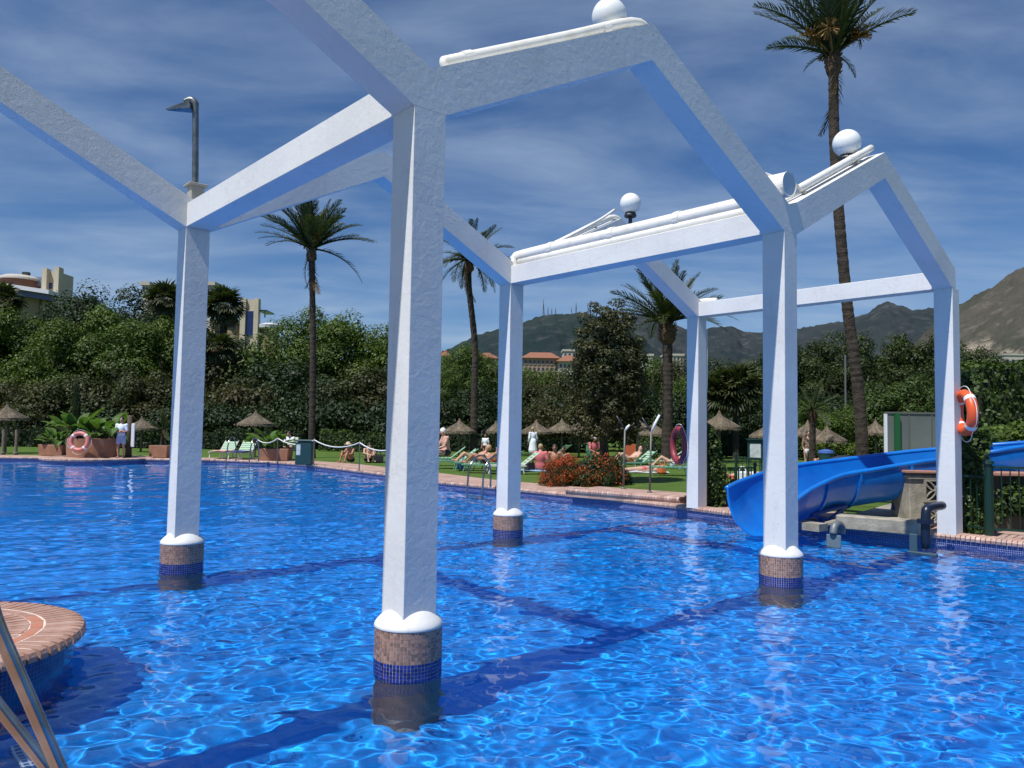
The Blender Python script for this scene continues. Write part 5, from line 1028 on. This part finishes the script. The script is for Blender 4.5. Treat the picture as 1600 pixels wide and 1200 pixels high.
# ------------------------------------------------------------------ lifebuoys
def lifebuoy(px, py, Y, rmaj, rmin, nrm, m, label, strap, lean=0):
    c = ay(px, py, Y); root = ob('lifebuoy', None, loc=c, label=label, cat='lifebuoy', group='lifebuoys round the pool'); n_ = Vector(nrm).normalized(); a = n_.cross(Z).normalized(); b = a.cross(n_)
    P = lambda t_, r=rmaj, o=0: a * math.cos(t_) * r + b * math.sin(t_) * r + n_ * o
    mb = MB(); n1_, n2_ = 40, 12; vs = [P(2 * math.pi * i / n1_, rmaj + rmin * math.cos(2 * math.pi * j / n2_), rmin * math.sin(2 * math.pi * j / n2_)) for i in range(n1_) for j in range(n2_)]
    mb.add(vs, [(i * n2_ + j, ((i + 1) % n1_) * n2_ + j, ((i + 1) % n1_) * n2_ + (j + 1) % n2_, i * n2_ + (j + 1) % n2_) for i in range(n1_) for j in range(n2_)]); ob('ring', mb.me('ring', m, smooth=True), root)
    for k in range(4):
        t0 = math.pi / 4 + k * math.pi / 2; mb = MB(); vs = [P(t0 + (i - 2) * .05, rmaj + rmin * 1.05 * math.cos(2 * math.pi * j / 12), rmin * 1.05 * math.sin(2 * math.pi * j / 12)) for i in range(5) for j in range(12)]
        mb.add(vs, [(i * 12 + j, (i + 1) * 12 + j, (i + 1) * 12 + (j + 1) % 12, i * 12 + (j + 1) % 12) for i in range(4) for j in range(12)]); ob('band', mb.me('band', strap, smooth=True), root)
        mb = MB(); t1 = t0 + math.pi / 2; pts = [P(t0, rmaj + rmin)] + [P(t0 + (t1 - t0) * f, rmaj + rmin * (1.35 + .5 * math.sin(math.pi * f))) - Z * .02 * math.sin(math.pi * f) for f in (.25, .5, .75)] + [P(t1, rmaj + rmin)]; mb.tube(smooth_path(pts, 3), .006, 6); ob('grab_rope', mb.me('grab_rope', WSH), root)
ORB = mat('lifebuoy_orange', (.72, .10, .025), .4); PKB = mat('lifebuoy_faded_pink', (.58, .20, .17), .5); RDB = mat('lifebuoy_dark_red', (.24, .03, .045), .5)
lifebuoy(1508, 645, 12.7, .30, .085, (.9, -.15, .03), ORB, 'bright orange lifebuoy with white bands hung on the right-hand column', WSH)
lifebuoy(1061, 696, 17.1, .36, .07, (-.9, -.15, 0), RDB, 'dark red lifebuoy half hidden behind the far column', RDB)
lifebuoy(124, 690, 33.3, .36, .09, (0, -1, .12), PKB, 'faded pink lifebuoy leaning on the large round planter', WSH)
# ------------------------------------------------------------------ pool ladders on the far side
def far_ladder(px, py, dirn, label, sp=.55, hh=.85):
    c = gp(px, py); d = Vector((dirn[0], dirn[1], 0)).normalized(); s_ = Vector((-d.y, d.x, 0)); root = ob('pool_ladder', None, loc=c, label=label, cat='ladder', group='steel pool ladders on the far side')
    for s in (-1, 1):
        o_ = s_ * s * sp / 2; m = MB(); m.tube(smooth_path([o_ - d * .75, o_ - d * .72 + Z * .55, o_ - d * .45 + Z * hh, o_ - d * .1 + Z * (hh - .08), o_ + d * .12 + Z * .35, o_ + d * .16 - Z * .9], 5), .026, 8); ob('rail', m.me('rail', STEEL, smooth=True), root)
    for k in range(3): m = MB(); m.box(d * .15 - Z * (.18 + k * .26), (.08, sp, .03), (d, s_, Z)); ob('tread', m.me('tread', STEEL), root)
far_ladder(374, 722, (-.1, -1), 'steel ladder with hooped rails in front of the white loungers', 1.0, 1.0)
far_ladder(748, 764, (-.66, -.75), 'steel ladder left of the middle column with splayed rails')
# ------------------------------------------------------------------ rope barrier
POLE = mat('galvanised_post', (.13, .13, .125), .5, metal=.2); ROPE = mat('white_rope', (.66, .66, .62), .8); RP = []
for i, (px, py, lb) in enumerate(((397, 719, 'leftmost rope post next to the ladder hoop'), (433, 722, 'rope post in front of the rectangular planter'), (490, 727, 'rope post right of the green bin at the palm foot'), (561, 736, 'rope post between the two seated sunbathers'), (626, 746, 'rope post hidden behind the nearest column edge'))):
    c = gp(px, py); m = MB(); m.tube([(0, 0, 0), (0, 0, 1.02)], .022, 8); m.lathe([(.07, 0), (.06, .02), (.03, .03)], n=10); m.lathe([(.03, 1.0), (.035, 1.03), (.01, 1.06)], n=8); ob('rope_post', m.me('rope_post', POLE), loc=c, label=lb, cat='post', group='posts of the rope barrier'); RP.append(c + Z * 1.0)
m = MB(); pts = []
for a, b in zip(RP[:-1], RP[1:]): pts += [a.lerp(b, t_ / 8) - Z * .22 * 4 * (t_ / 8) * (1 - t_ / 8) for t_ in range(8)]
m.tube([p - RP[0] for p in pts + [RP[-1]]], .022, 7); ob('barrier_rope', m.me('barrier_rope', ROPE, smooth=True), loc=RP[0], label='white rope sagging between the barrier posts along the pool', cat='rope')
# ------------------------------------------------------------------ bins, notice board
BINM = mat('dark_green_bin', (.012, .05, .05), .45); PAPER = mat('white_notice', (.62, .66, .66), .7, nscale=9, ncol=(.42, .46, .48))
root = ob('litter_bin', None, loc=gp(476, 726), label='dark green litter bin with a white sticker beside the date palm', cat='bin'); m = MB(); m.box((0, 0, .45), (.66, .5, .9)); ob('body', m.me('body', BINM, bevel=.03), root)
m = MB(); m.box((0, 0, .96), (.72, .56, .08)); ob('lid', m.me('lid', BINM, bevel=.03), root); m = MB(); m.box((-.2, -.256, .6), (.16, .01, .42)); ob('sticker', m.me('sticker', PAPER), root)
root = ob('litter_bin', None, loc=G(1290, 28), label='blue-topped dark bin above the slide rim', cat='bin'); m = MB(); m.lathe([(.22, 0), (.26, .85), (.24, .86)], n=18); ob('body', m.me('body', BINM), root); m = MB(); m.lathe([(.28, .86), (.27, .95), (.05, 1.0)], n=18); ob('lid', m.me('lid', BLU), root)
root = ob('notice_board', None, loc=G(1180, 24.5), label='dark green notice board with a white sheet beside the right front column', cat='sign'); m = MB(); m.box((0, 0, 1.02), (.48, .05, .62)); ob('board', m.me('board', BINM, bevel=.01), root)
m = MB(); m.box((-.01, -.032, 1.0), (.34, .01, .46)); ob('notice', m.me('notice', PAPER), root)
for s in (-1, 1): m = MB(); m.box((s * .2, .04, .45), (.05, .05, .9)); ob('leg', m.me('leg', BINM), root)
m = MB(); m.box((0, -.02, 1.36), (.54, .14, .04)); ob('hood', m.me('hood', BINM), root)
for px, lb, s_ in ((1318, 'black domed cover behind the slide, larger one', 1.0), (1345, 'flat grey-black cover behind the slide at the palm foot', .8)):
    root = ob('covered_pump', None, loc=G(px, 19.5), label=lb, cat='cover', group='dark covers behind the slide'); m = MB(); m.lathe([(.5 * s_, 0), (.52 * s_, .7), (.4 * s_, .95), (.15 * s_, 1.05), (.01, 1.06)], n=20); ob('cover', m.me('cover', BLK, smooth=True), root); m = MB(); m.lathe([(.53 * s_, .68), (.56 * s_, .72), (.53 * s_, .76)], n=20, cap=False); ob('rim', m.me('rim', DARK), root)
# ------------------------------------------------------------------ lamp posts with V heads
def vlamp(px, py, h_, a1, a2, label):
    c = gp(px, py, .3); root = ob('lamp_post', None, loc=c, label=label, cat='lamp post', group='slim V-headed lamp posts'); m = MB(); m.tube([(0, 0, -.05), (.03, 0, h_)], .024, 10); m.lathe([(.07, 0), (.06, .03), (.035, .05)], n=10); ob('pole', m.me('pole', POLE, smooth=True), root)
    for (x, z_), mm, r_ in ((a1, WSH, .034), (a2, DARK, .02)): m = MB(); m.tube([(.03, 0, h_ - .03), (x * .5 + .03, 0, h_ + z_ * .5), (x + .03, 0, h_ + z_)], [r_ * .6, r_, r_ * .8], 8); ob('lamp_arm', m.me('lamp_arm', mm, smooth=True), root)
vlamp(974, 764, 1.5, (.12, .12), (-.22, .35), 'lamp post with a white bulb head, left of the pair by the red bush'); vlamp(1015, 770, 1.47, (.20, .40), (-.22, .33), 'lamp post with a white raised arm, right of the pair')
# ------------------------------------------------------------------ flower bed
LFR = leafmat('red_flowers', (.48, .045, .015), (.40, .11, .02), .2); 
def bush_mound(name, px, Y, wx, wy, hgt, label, mats_, n=7000, leaf=.06, cat='bush', z=DECK):
    root = ob(name, None, loc=G(px, Y, z), label=label, cat=cat)
    for nm, mm, k in mats_: q = ob(nm, crown_mesh(nm, 1, 1, 1, 40, .28, int(n * k), leaf, mm, low=-.2), root, loc=(0, 0, .0)); q.scale = (wx, wy, hgt)
    m = MB(); 
    for k in range(6): a = k * 1.05; m.tube([(0, 0, 0), (wx * .5 * math.cos(a), wy * .5 * math.sin(a), hgt * .6)], [.03, .015], 5)
    ob('stems', m.me('stems', BARK), root); return root
bush_mound('flowering_bush', 888, 22.6, .85, .7, .95, 'red and orange flowering bush at the poolside, left half', (('foliage', LF['dark'], .8), ('flowers', LFR, .7)))
bush_mound('flowering_bush', 930, 22.8, 1.0, .7, 1.0, 'darker flowering bush in front of the bronze tree trunk, fewer red blooms', (('foliage', LF['dark'], 1), ('flowers', LFR, .3)))
bush_mound('flowering_bush', 868, 22.2, .5, .5, .8, 'small orange flowering clump at the left end of the bed', (('foliage', LF['olive'], .5), ('flowers', LFR, .6)))
bush_mound('flowering_bush', 962, 23.2, .6, .5, 1.0, 'dark green bush behind the left lamp post', (('foliage', LF['dark'], 1),))
a_ = gp(884, 765, .3); b_ = gp(1062, 779, .3); arr, rv = coping([(a_.x, a_.y), (b_.x, b_.y)], .34, .075, .32)
ob('kerb_brick', quads('kerb_brick', arr, BRICK, rv), label='raised brick kerb around the flower bed', kind='stuff')
m = MB(); d_ = (b_ - a_).normalized(); nn_ = Vector((-d_.y, d_.x, 0)); nn_ = nn_ if nn_.y > 0 else -nn_; m.box((a_ + b_) / 2 + nn_ * .75 + Z * (-.3 + .22), ((b_ - a_).length, 1.5, .17), (d_, nn_, Z)); ob('raised_paving', m.me('raised_paving', PAVE), kind='structure')
m = MB(); m.box((a_ + b_) / 2 + nn_ * .15 + Z * (-.3 + .21), ((b_ - a_).length, .26, .14), (d_, nn_, Z)); ob('kerb_wall', m.me('kerb_wall', BRICK), kind='structure')
# ------------------------------------------------------------------ creepers and railings
IRON = mat('green_iron', (.006, .03, .018), .4)
def railing(A, B, label, hgt=1.05, post=.035, step=.12, zz=DECK, big=()):
    A = Vector((A[0], A[1], zz)); B = Vector((B[0], B[1], zz)); d = B - A; ln = d.length; d.normalize(); root = ob('railing', None, loc=A, label=label, cat='railing', group='dark green railings'); n_ = Vector((-d.y, d.x, 0))
    for z_ in (.12, hgt): m = MB(); m.box(d * ln / 2 + Z * z_, (ln, .035, .035), (d, n_, Z)); ob('rail', m.me('rail', IRON), root)
    m = MB(); m.box(Z * (hgt / 2 + .05), (.014, .014, hgt - .12)); bar = m.me('bar', IRON)
    for i in range(int(ln / step)): ob('bar', bar, root, loc=d * (i + .5) * step)
    for s in (0, ln): m = MB(); m.tube([d * s, d * s + Z * (hgt + .06)], post, 12); m.lathe([(post * 1.5, hgt + .05), (post * 1.3, hgt + .1), (.01, hgt + .12)], d * s, 12); ob('post', m.me('post', IRON, smooth=False), root)
R2c = P_(2, 0); Kc = P_(2, 1)
g1 = gp(1546, 838); g2 = g1 + Vector((1.9, -.9, 0)); railing((g1.x, g1.y), (g2.x + 1.5, g2.y - .9), 'dark green railing with a thick post at the right edge', 1.12, .06); g0 = Vector((R2c.x + .3, R2c.y + .35, 0)); railing((g0.x, g0.y), (g1.x - .02, g1.y + .03), 'dark green railing between the lifebuoy column and the thick post', .95)
railing((Kc.x + .35, Kc.y + .6), (Kc.x + 1.6, Kc.y + 1.1), 'dark railing beside the far column under the creeper', .8); ra = G(1150, 20); rb = G(1196, 19.4); railing((ra.x, ra.y), (rb.x, rb.y), 'dark railing in front of the notice board', .95)
ra = G(1310, 17.6); rb = G(1420, 17.0); railing((ra.x, ra.y), (rb.x, rb.y), 'low railing seen under the slide', .75)
def creeper(pts, n, spread, leaf, m, label):
    P = [Vector(p) for p in pts]; o = P[0].copy(); root = ob('creeper', None, loc=o, label=label, cat='creeper', group='climbing plants on the columns'); sp = smooth_path([p - o for p in P], 6); arr = np.array([list(p) for p in sp]); idx = rng.integers(0, len(arr), n)
    sprd = np.interp(idx / (len(arr) - 1), np.linspace(0, 1, len(spread)), spread); C = arr[idx] + unit(n) * (sprd * rng.uniform(.3, 1, n) ** .6)[:, None]; N_ = unit(n) + np.array([-.6, -.8, .6]); N_ /= np.linalg.norm(N_, axis=1, keepdims=True)
    ob('foliage', quads('foliage', leaf_quads(C, N_, leaf, .85), m), root); mb = MB(); mb.tube(sp, .03, 6); ob('stem', mb.me('stem', BARK), root)
cr = lambda px, py, Y: ay(px, py, Y)
creeper([cr(1520, 835, 13.2), cr(1522, 780, 13.3), cr(1512, 730, 13.3), cr(1525, 690, 13.4), cr(1512, 640, 13.4), cr(1515, 590, 13.5)], 2600, (.22, .32, .26, .22, .2, .14), .085, LF['hedge'], 'leafy creeper climbing behind the orange lifebuoy beside the right-hand column')
creeper([cr(1550, 800, 13.6), cr(1570, 770, 13.6), cr(1600, 790, 13.4), cr(1640, 780, 13.2)], 1500, (.25, .3, .25, .25), .09, LF['hedge'], 'creeper spilling over the railing at the right edge')
creeper([cr(1525, 690, 14.6), cr(1560, 682, 16.0), cr(1610, 675, 16.2)], 1500, (.2, .25, .25), .09, LF['green'], 'light green creeper above the right end of the slide')
creeper([cr(1118, 785, 17.1), cr(1112, 740, 17.1), cr(1108, 700, 17.0), cr(1106, 672, 16.9)], 2600, (.3, .36, .28, .14), .075, LF['hedge'], 'creeper bushing out at the right of the far column')
creeper([cr(1130, 780, 17.6), cr(1150, 765, 17.8), cr(1168, 775, 17.4)], 1200, (.3, .3, .2), .07, LF['olive'], 'pale bushy creeper over the low railing right of the far column')
# ------------------------------------------------------------------ grey cabin
PANEL = mat('grey_panel', (.15, .17, .165), .35, nscale=1.2, ncol=(.11, .125, .125)); GRN = mat('green_post', (.01, .10, .03), .4)
c0 = G(1383, 21); c1 = G(1490, 21); wd = c1.x - c0.x; ht = ay(1400, 645, 21).z - DECK; root = ob('shower_cabin', None, loc=c0, label='grey panelled cabin with green posts behind the blue slide', cat='cabin')
for k in range(3): m = MB(); m.box((wd / 3 * (k + .5), 0, ht / 2), (wd / 3 - .03, .04, ht - .06)); ob('panel', m.me('panel', PANEL), root); m = MB(); m.box((wd / 3 * (k + 1), -.01, ht / 2), (.03, .05, ht)); ob('mullion', m.me('mullion', POLE), root)
m = MB(); m.box((0, 0, ht / 2), (.06, .08, ht)); ob('edge_trim', m.me('edge_trim', WSH), root); m = MB(); m.box((wd / 2, 0, ht), (wd + .06, .09, .05)); ob('top_rail', m.me('top_rail', POLE), root)
for x in (.27, wd * .77): m = MB(); m.box((x, -.08, ht / 2), (.12, .10, ht - .02)); ob('post', m.me('post', GRN), root)
m = MB(); m.box((wd / 2 + .2, .17, ht / 2 - .02), (wd - .3, .25, ht - .06)); ob('back', m.me('back', PANEL), root)
m = MB(); m.tube([(0, 0, 0), (0, 0, 6.2)], .06, 8); ob('thin_pole', m.me('thin_pole', POLE), loc=G(1321, 46), label='thin pale pole standing left of the tall palm trunk among the pines', cat='pole')
# ------------------------------------------------------------------ blue water slide
SLB = mat('slide_blue', (.004, .17, .60), .3, nscale=2, ncol=(.003, .12, .48), coat=.3)
slp = [(ay(1188, 600, 13.5), 0.0), (ay(1216, 600, 14.15), .13), (ay(1268, 600, 14.75), .33), (ay(1340, 600, 15.0), .47), (ay(1420, 600, 15.0), .62), (ay(1500, 600, 14.8), .75), (ay(1600, 600, 14.2), .90), (ay(1720, 600, 13.0), 1.1), (ay(1850, 600, 11.0), 1.4)]
sp = smooth_path([Vector((p.x, p.y, z)) for p, z in slp], 8); so_ = sp[0].copy(); sp = [p - so_ for p in sp]
root = ob('water_slide', None, loc=so_, label='bright blue open water slide curving down from the right into the pool', cat='slide')
def frame(i):
    t_ = (sp[min(i + 1, len(sp) - 1)] - sp[max(i - 1, 0)]); t_.z = 0; t_.normalize(); return t_, Vector((-t_.y, t_.x, 0))
def prof(sc_=1, add=0):   # side s: + is far side
    out = []
    for k in range(17): a = math.pi * k / 16; s = math.cos(a); dd = .80 if s > 0 else .68; x = s * .58; z_ = dd * (1 - math.sin(a) ** .9) if True else 0; out.append((x * sc_ + (add if s > 0 else -add) * abs(s), z_ - add * math.sin(a)))
    return out
def sweep(pr, i0, i1, close=False):
    vs = []; fs = []; n = len(pr)
    for i in range(i0, i1 + 1):
        t_, s_ = frame(i)
        for x, z_ in pr: vs.append(sp[i] + s_ * x + Z * z_)
    for i in range(i1 - i0):
        for k in range(n - 1 + (1 if close else 0)): a, b = i * n + k, i * n + (k + 1) % n; fs.append((a, b, b + n, a + n))
    if close: fs += [tuple(range(n)), tuple(reversed(range((i1 - i0) * n, (i1 - i0 + 1) * n)))]
    return vs, fs
inner = prof(); outer = list(reversed(prof(1, .035))); N_s = len(sp) - 1
cuts = [0, 13, 21, 30, 39, 50, N_s]
for a, b in zip(cuts[:-1], cuts[1:]):
    vs, fs = sweep(inner + outer, a, b, True); m = MB(); m.add(vs, fs); q = ob('trough', m.me('trough', SLB), root); 
    for p in q.data.polygons: p.use_smooth = True
    md = q.modifiers.new('n', 'EDGE_SPLIT'); md.split_angle = R(50)
for s in (1, -1):
    zz = .80 if s > 0 else .68; pts = [sp[i] + frame(i)[1] * (.61 * s) + Z * zz for i in range(N_s + 1)]; m = MB(); m.tube(pts, .045, 10); ob('rim', m.me('rim', SLB, smooth=True), root)
for c_ in cuts[1:-1]:
    pr = prof(1, .038); pr2 = list(reversed(prof(1, .068))); t_, s_ = frame(c_); vs = []
    for o_ in (-.025, .025): vs += [sp[c_] + t_ * o_ + s_ * x + Z * z_ for x, z_ in pr + pr2]
    n = len(pr + pr2); m = MB(); m.add(vs, [(k, (k + 1) % n, n + (k + 1) % n, n + k) for k in range(n)] + [(k, k + 1, n - 2 - k, n - 1 - k) for k in range(len(pr) - 1)] + [(n + k + 1, n + k, 2 * n - 1 - k, 2 * n - 2 - k) for k in range(len(pr) - 1)]); ob('joint_flange', m.me('joint_flange', SLB), root)
SUP = mat('support_blue', (.02, .05, .22), .5)
def sup(i, off, top=-.03):
    t_, s_ = frame(i); b = sp[i]; base = Vector((b.x, b.y, DECK - so_.z)); 
    m = MB(); m.tube([base - s_ * off, base - s_ * off * .9 + Z * (b.z - DECK + so_.z + top)], .04, 8); ob('support', m.me('support', SUP), root); return base
for i, off in ((14, .4), (19, .4), (30, .0), (39, .2), (50, 0)): sup(i, off)
t_, s_ = frame(16); m = MB(); p0 = sp[12] - s_ * .42 + Z * .10; p1 = sp[19] - s_ * .42 + Z * .08; m.tube([p0, p1], .035, 8); m.tube([p0 + Z * 0, (p0 + p1) / 2 + Z * (-sp[16].z + DECK - .02)], .03, 8); m.tube([p1, (p0 + p1) / 2 + Z * (-sp[16].z + DECK - .02)], .03, 8); ob('support_frame', m.me('support_frame', SUP), root)
m = MB(); t_, s_ = frame(30); b = sp[30] - so_ * 0; m.lathe([(.16, -.22), (.12, -.05), (.2, .02)], sp[30] - s_ * .1, 10); ob('support_foot', m.me('support_foot', SUP), root)
# ------------------------------------------------------------------ concrete pieces by the slide
CONC = mat('weathered_concrete', (.36, .33, .27), .9, nscale=5, ncol=(.22, .20, .16), bump=.5, bscale=25); TCAP = mat('terracotta_cap', (.42, .22, .16), .75, nscale=5, ncol=(.34, .17, .12)); 
b0 = ay(1421, 770, 14.3); b1 = ay(1466, 770, 14.1); root = ob('vent_block', None, loc=(b0.x, b0.y, DECK), label='small concrete pump housing with flower-shaped vent and terracotta cap', cat='housing')
wdt = (b1 - b0).length + .25; hh = ay(1421, 737, 14.3).z - DECK; m = MB(); m.box((wdt / 2, .35, hh / 2), (wdt, .7, hh - .06)); ob('body', m.me('body', CONC, bevel=.015), root)
m = MB(); m.box((wdt / 2 - .02, .33, hh), (wdt + .12, .82, .05)); ob('cap', m.me('cap', TCAP, bevel=.01), root); m = MB(); m.box((wdt / 2 - .01, .34, hh - .10), (wdt + .05, .76, .07)); ob('cornice', m.me('cornice', CONC, bevel=.01), root)
for zc_, r_ in ((.60, .19), (.14, .13)):
    cx_ = .46; m = MB(); m.box((cx_, -.003, zc_), (r_ * 2, .02, r_ * 2)); v_ = ob('vent', m.me('vent', DARK), root)
    for k in range(4):
        a = math.pi / 4 + k * math.pi / 2; c_ = Vector((cx_ + math.cos(a) * r_ * .62, -.03, zc_ + math.sin(a) * r_ * .62)); m = MB(); n = 14; ring_ = [c_ + Vector((math.cos(a) * math.cos(t) * r_ * .62 - math.sin(a) * math.sin(t) * r_ * .24, 0, math.sin(a) * math.cos(t) * r_ * .62 + math.cos(a) * math.sin(t) * r_ * .24)) for t in [2 * math.pi * j / n for j in range(n + 1)]]
        m.tube(ring_, .016, 6, cap=False); ob('petal', m.me('petal', CONC), v_)
    m = MB()
    for s in (-1, 1): m.box((cx_ + s * r_, -.02, zc_), (.035, .05, r_ * 2 + .035)); m.box((cx_, -.02, zc_ + s * r_), (r_ * 2 - .035, .05, .035))
    ob('vent_frame', m.me('vent_frame', CONC), v_)
k0 = gp(1300, 826); k1 = gp(1432, 838); d_ = (k1 - k0).normalized(); nn_ = Vector((-d_.y, d_.x, 0)); m = MB(); m.box((k0 + k1) / 2 + nn_ * .35 + Z * .10 , ((k1 - k0).length, .3, .24), (d_, nn_, Z)); ob('stone_kerb', m.me('stone_kerb', CONC, bevel=.02), label='rough stone kerb between the two pipes under the slide', cat='kerb')
m = MB(); m.box((k0 + k1) / 2 + nn_ * 4.6 - d_ * .15 + Z * .03, ((k1 - k0).length * 1.15, 8.4, .06), (d_, nn_, Z)); ob('concrete_slab', m.me('concrete_slab', CONC, bevel=.01), label='low concrete slab under the slide', cat='slab')
k0 = gp(1110, 790); m = MB(); m.box(k0 + Vector((.5, .1, .06)), (1.3, .25, .14), (EU.to_3d(), -V.cross(Z), Z)); ob('stone_kerb', m.me('stone_kerb', CONC, bevel=.02), label='curved pale kerb right of the far column foot', cat='kerb')
# water inlet pipes
j0 = gp(1306, 836); root = ob('pool_jet', None, loc=j0, label='grey steel water spout bending over the pool edge near the slide', cat='spout'); dn = -U
m = MB(); m.tube(smooth_path([U * .2 + Z * 0, U * .2 + Z * .10, U * .08 + Z * .17, dn * .04 + Z * .14, dn * .09 + Z * .02], 4), .06, 12); ob('spout', m.me('spout', mat('grey_pipe', (.16, .18, .19), .5, metal=.3), smooth=True), root)
m = MB(); m.box(dn * .07 + Z * -.14, (.03, .24, .30), (U, V, Z)); ob('bracket_plate', m.me('bracket_plate', mat('grey_plate', (.12, .17, .20), .4), bevel=.01), root)
m = MB(); m.box(U * .28 + V * .5 + Z * .06, (.3, .3, .12), (U, V, Z)); ob('foot', m.me('foot', CONC), root)
j0 = gp(1448, 846); root = ob('pool_jet', None, loc=j0, label='black-blue upright pipe with elbow left of the lifebuoy column foot', cat='spout'); PB = mat('dark_blue_pipe', (.006, .012, .03), .35)
m = MB(); m.tube(smooth_path([U * .75 + V * .05 + Z * .50, U * .1 + Z * .50, dn * .02 + Z * .40, dn * .04 - Z * .1], 4), .07, 14); ob('pipe', m.me('pipe', PB, smooth=True), root); m = MB(); m.tube([dn * .04 + Z * .28, dn * .04 + Z * .34], .12, 14); ob('collar', m.me('collar', PB), root)
m = MB(); m.box(dn * .13 + V * .14 - Z * .1, (.05, .12, .42), (U, V, Z)); m.box(dn * .16 - Z * .22, (.08, .42, .14), (U, V, Z)); ob('bracket_plate', m.me('bracket_plate', mat('slate_plate', (.04, .08, .11), .4), bevel=.01), root)
# terracotta-topped wall at right edge
w0 = ay(1550, 738, 13.4); m = MB(); hh = w0.z - DECK; root = ob('low_wall', None, loc=(w0.x, w0.y, DECK), label='low wall with a terracotta cap behind the railing at the right edge', cat='wall'); m.box((1.5, .2, hh - .03), (3.0, .5, .06)); ob('cap', m.me('cap', TCAP, bevel=.01), root); m = MB(); m.box((1.5, .25, hh / 2 - .03), (2.9, .3, hh - .06)); ob('wall', m.me('wall', mat('dark_wall', (.06, .055, .045), .9)), root)

# ------------------------------------------------------------------ small clutter on the lawn
def bag(px, Y, m, label, s_=1.0):
    root = ob('beach_bag', None, loc=G(px, Y), rz=random.uniform(0, 3), label=label, cat='bag', group='beach bags on the lawn'); mb = MB(); mb.box((0, 0, .15 * s_), (.42 * s_, .2 * s_, .3 * s_)); ob('bag_body', mb.me('bag_body', m, bevel=.04, seg=2), root)
    for q in (-1, 1): mb = MB(); mb.tube(smooth_path([(-.12 * s_, q * .08 * s_, .28 * s_), (-.06 * s_, q * .09 * s_, .44 * s_), (.06 * s_, q * .09 * s_, .44 * s_), (.12 * s_, q * .08 * s_, .28 * s_)], 4), .012, 6); ob('handle', mb.me('handle', m), root)
bag(594, 34.0, BLK, 'black bag beside the two seated sunbathers'); bag(829, 29.4, BLK, 'dark bag left of the woman in pink'); bag(722, 29.6, BLU, 'blue bag between the two green loungers by the pool ladder'); bag(1034, 29.0, ORG, 'orange bag between the lamp posts and the dark red lifebuoy'); bag(1160, 25.5, WSH, 'white bag near the notice board')
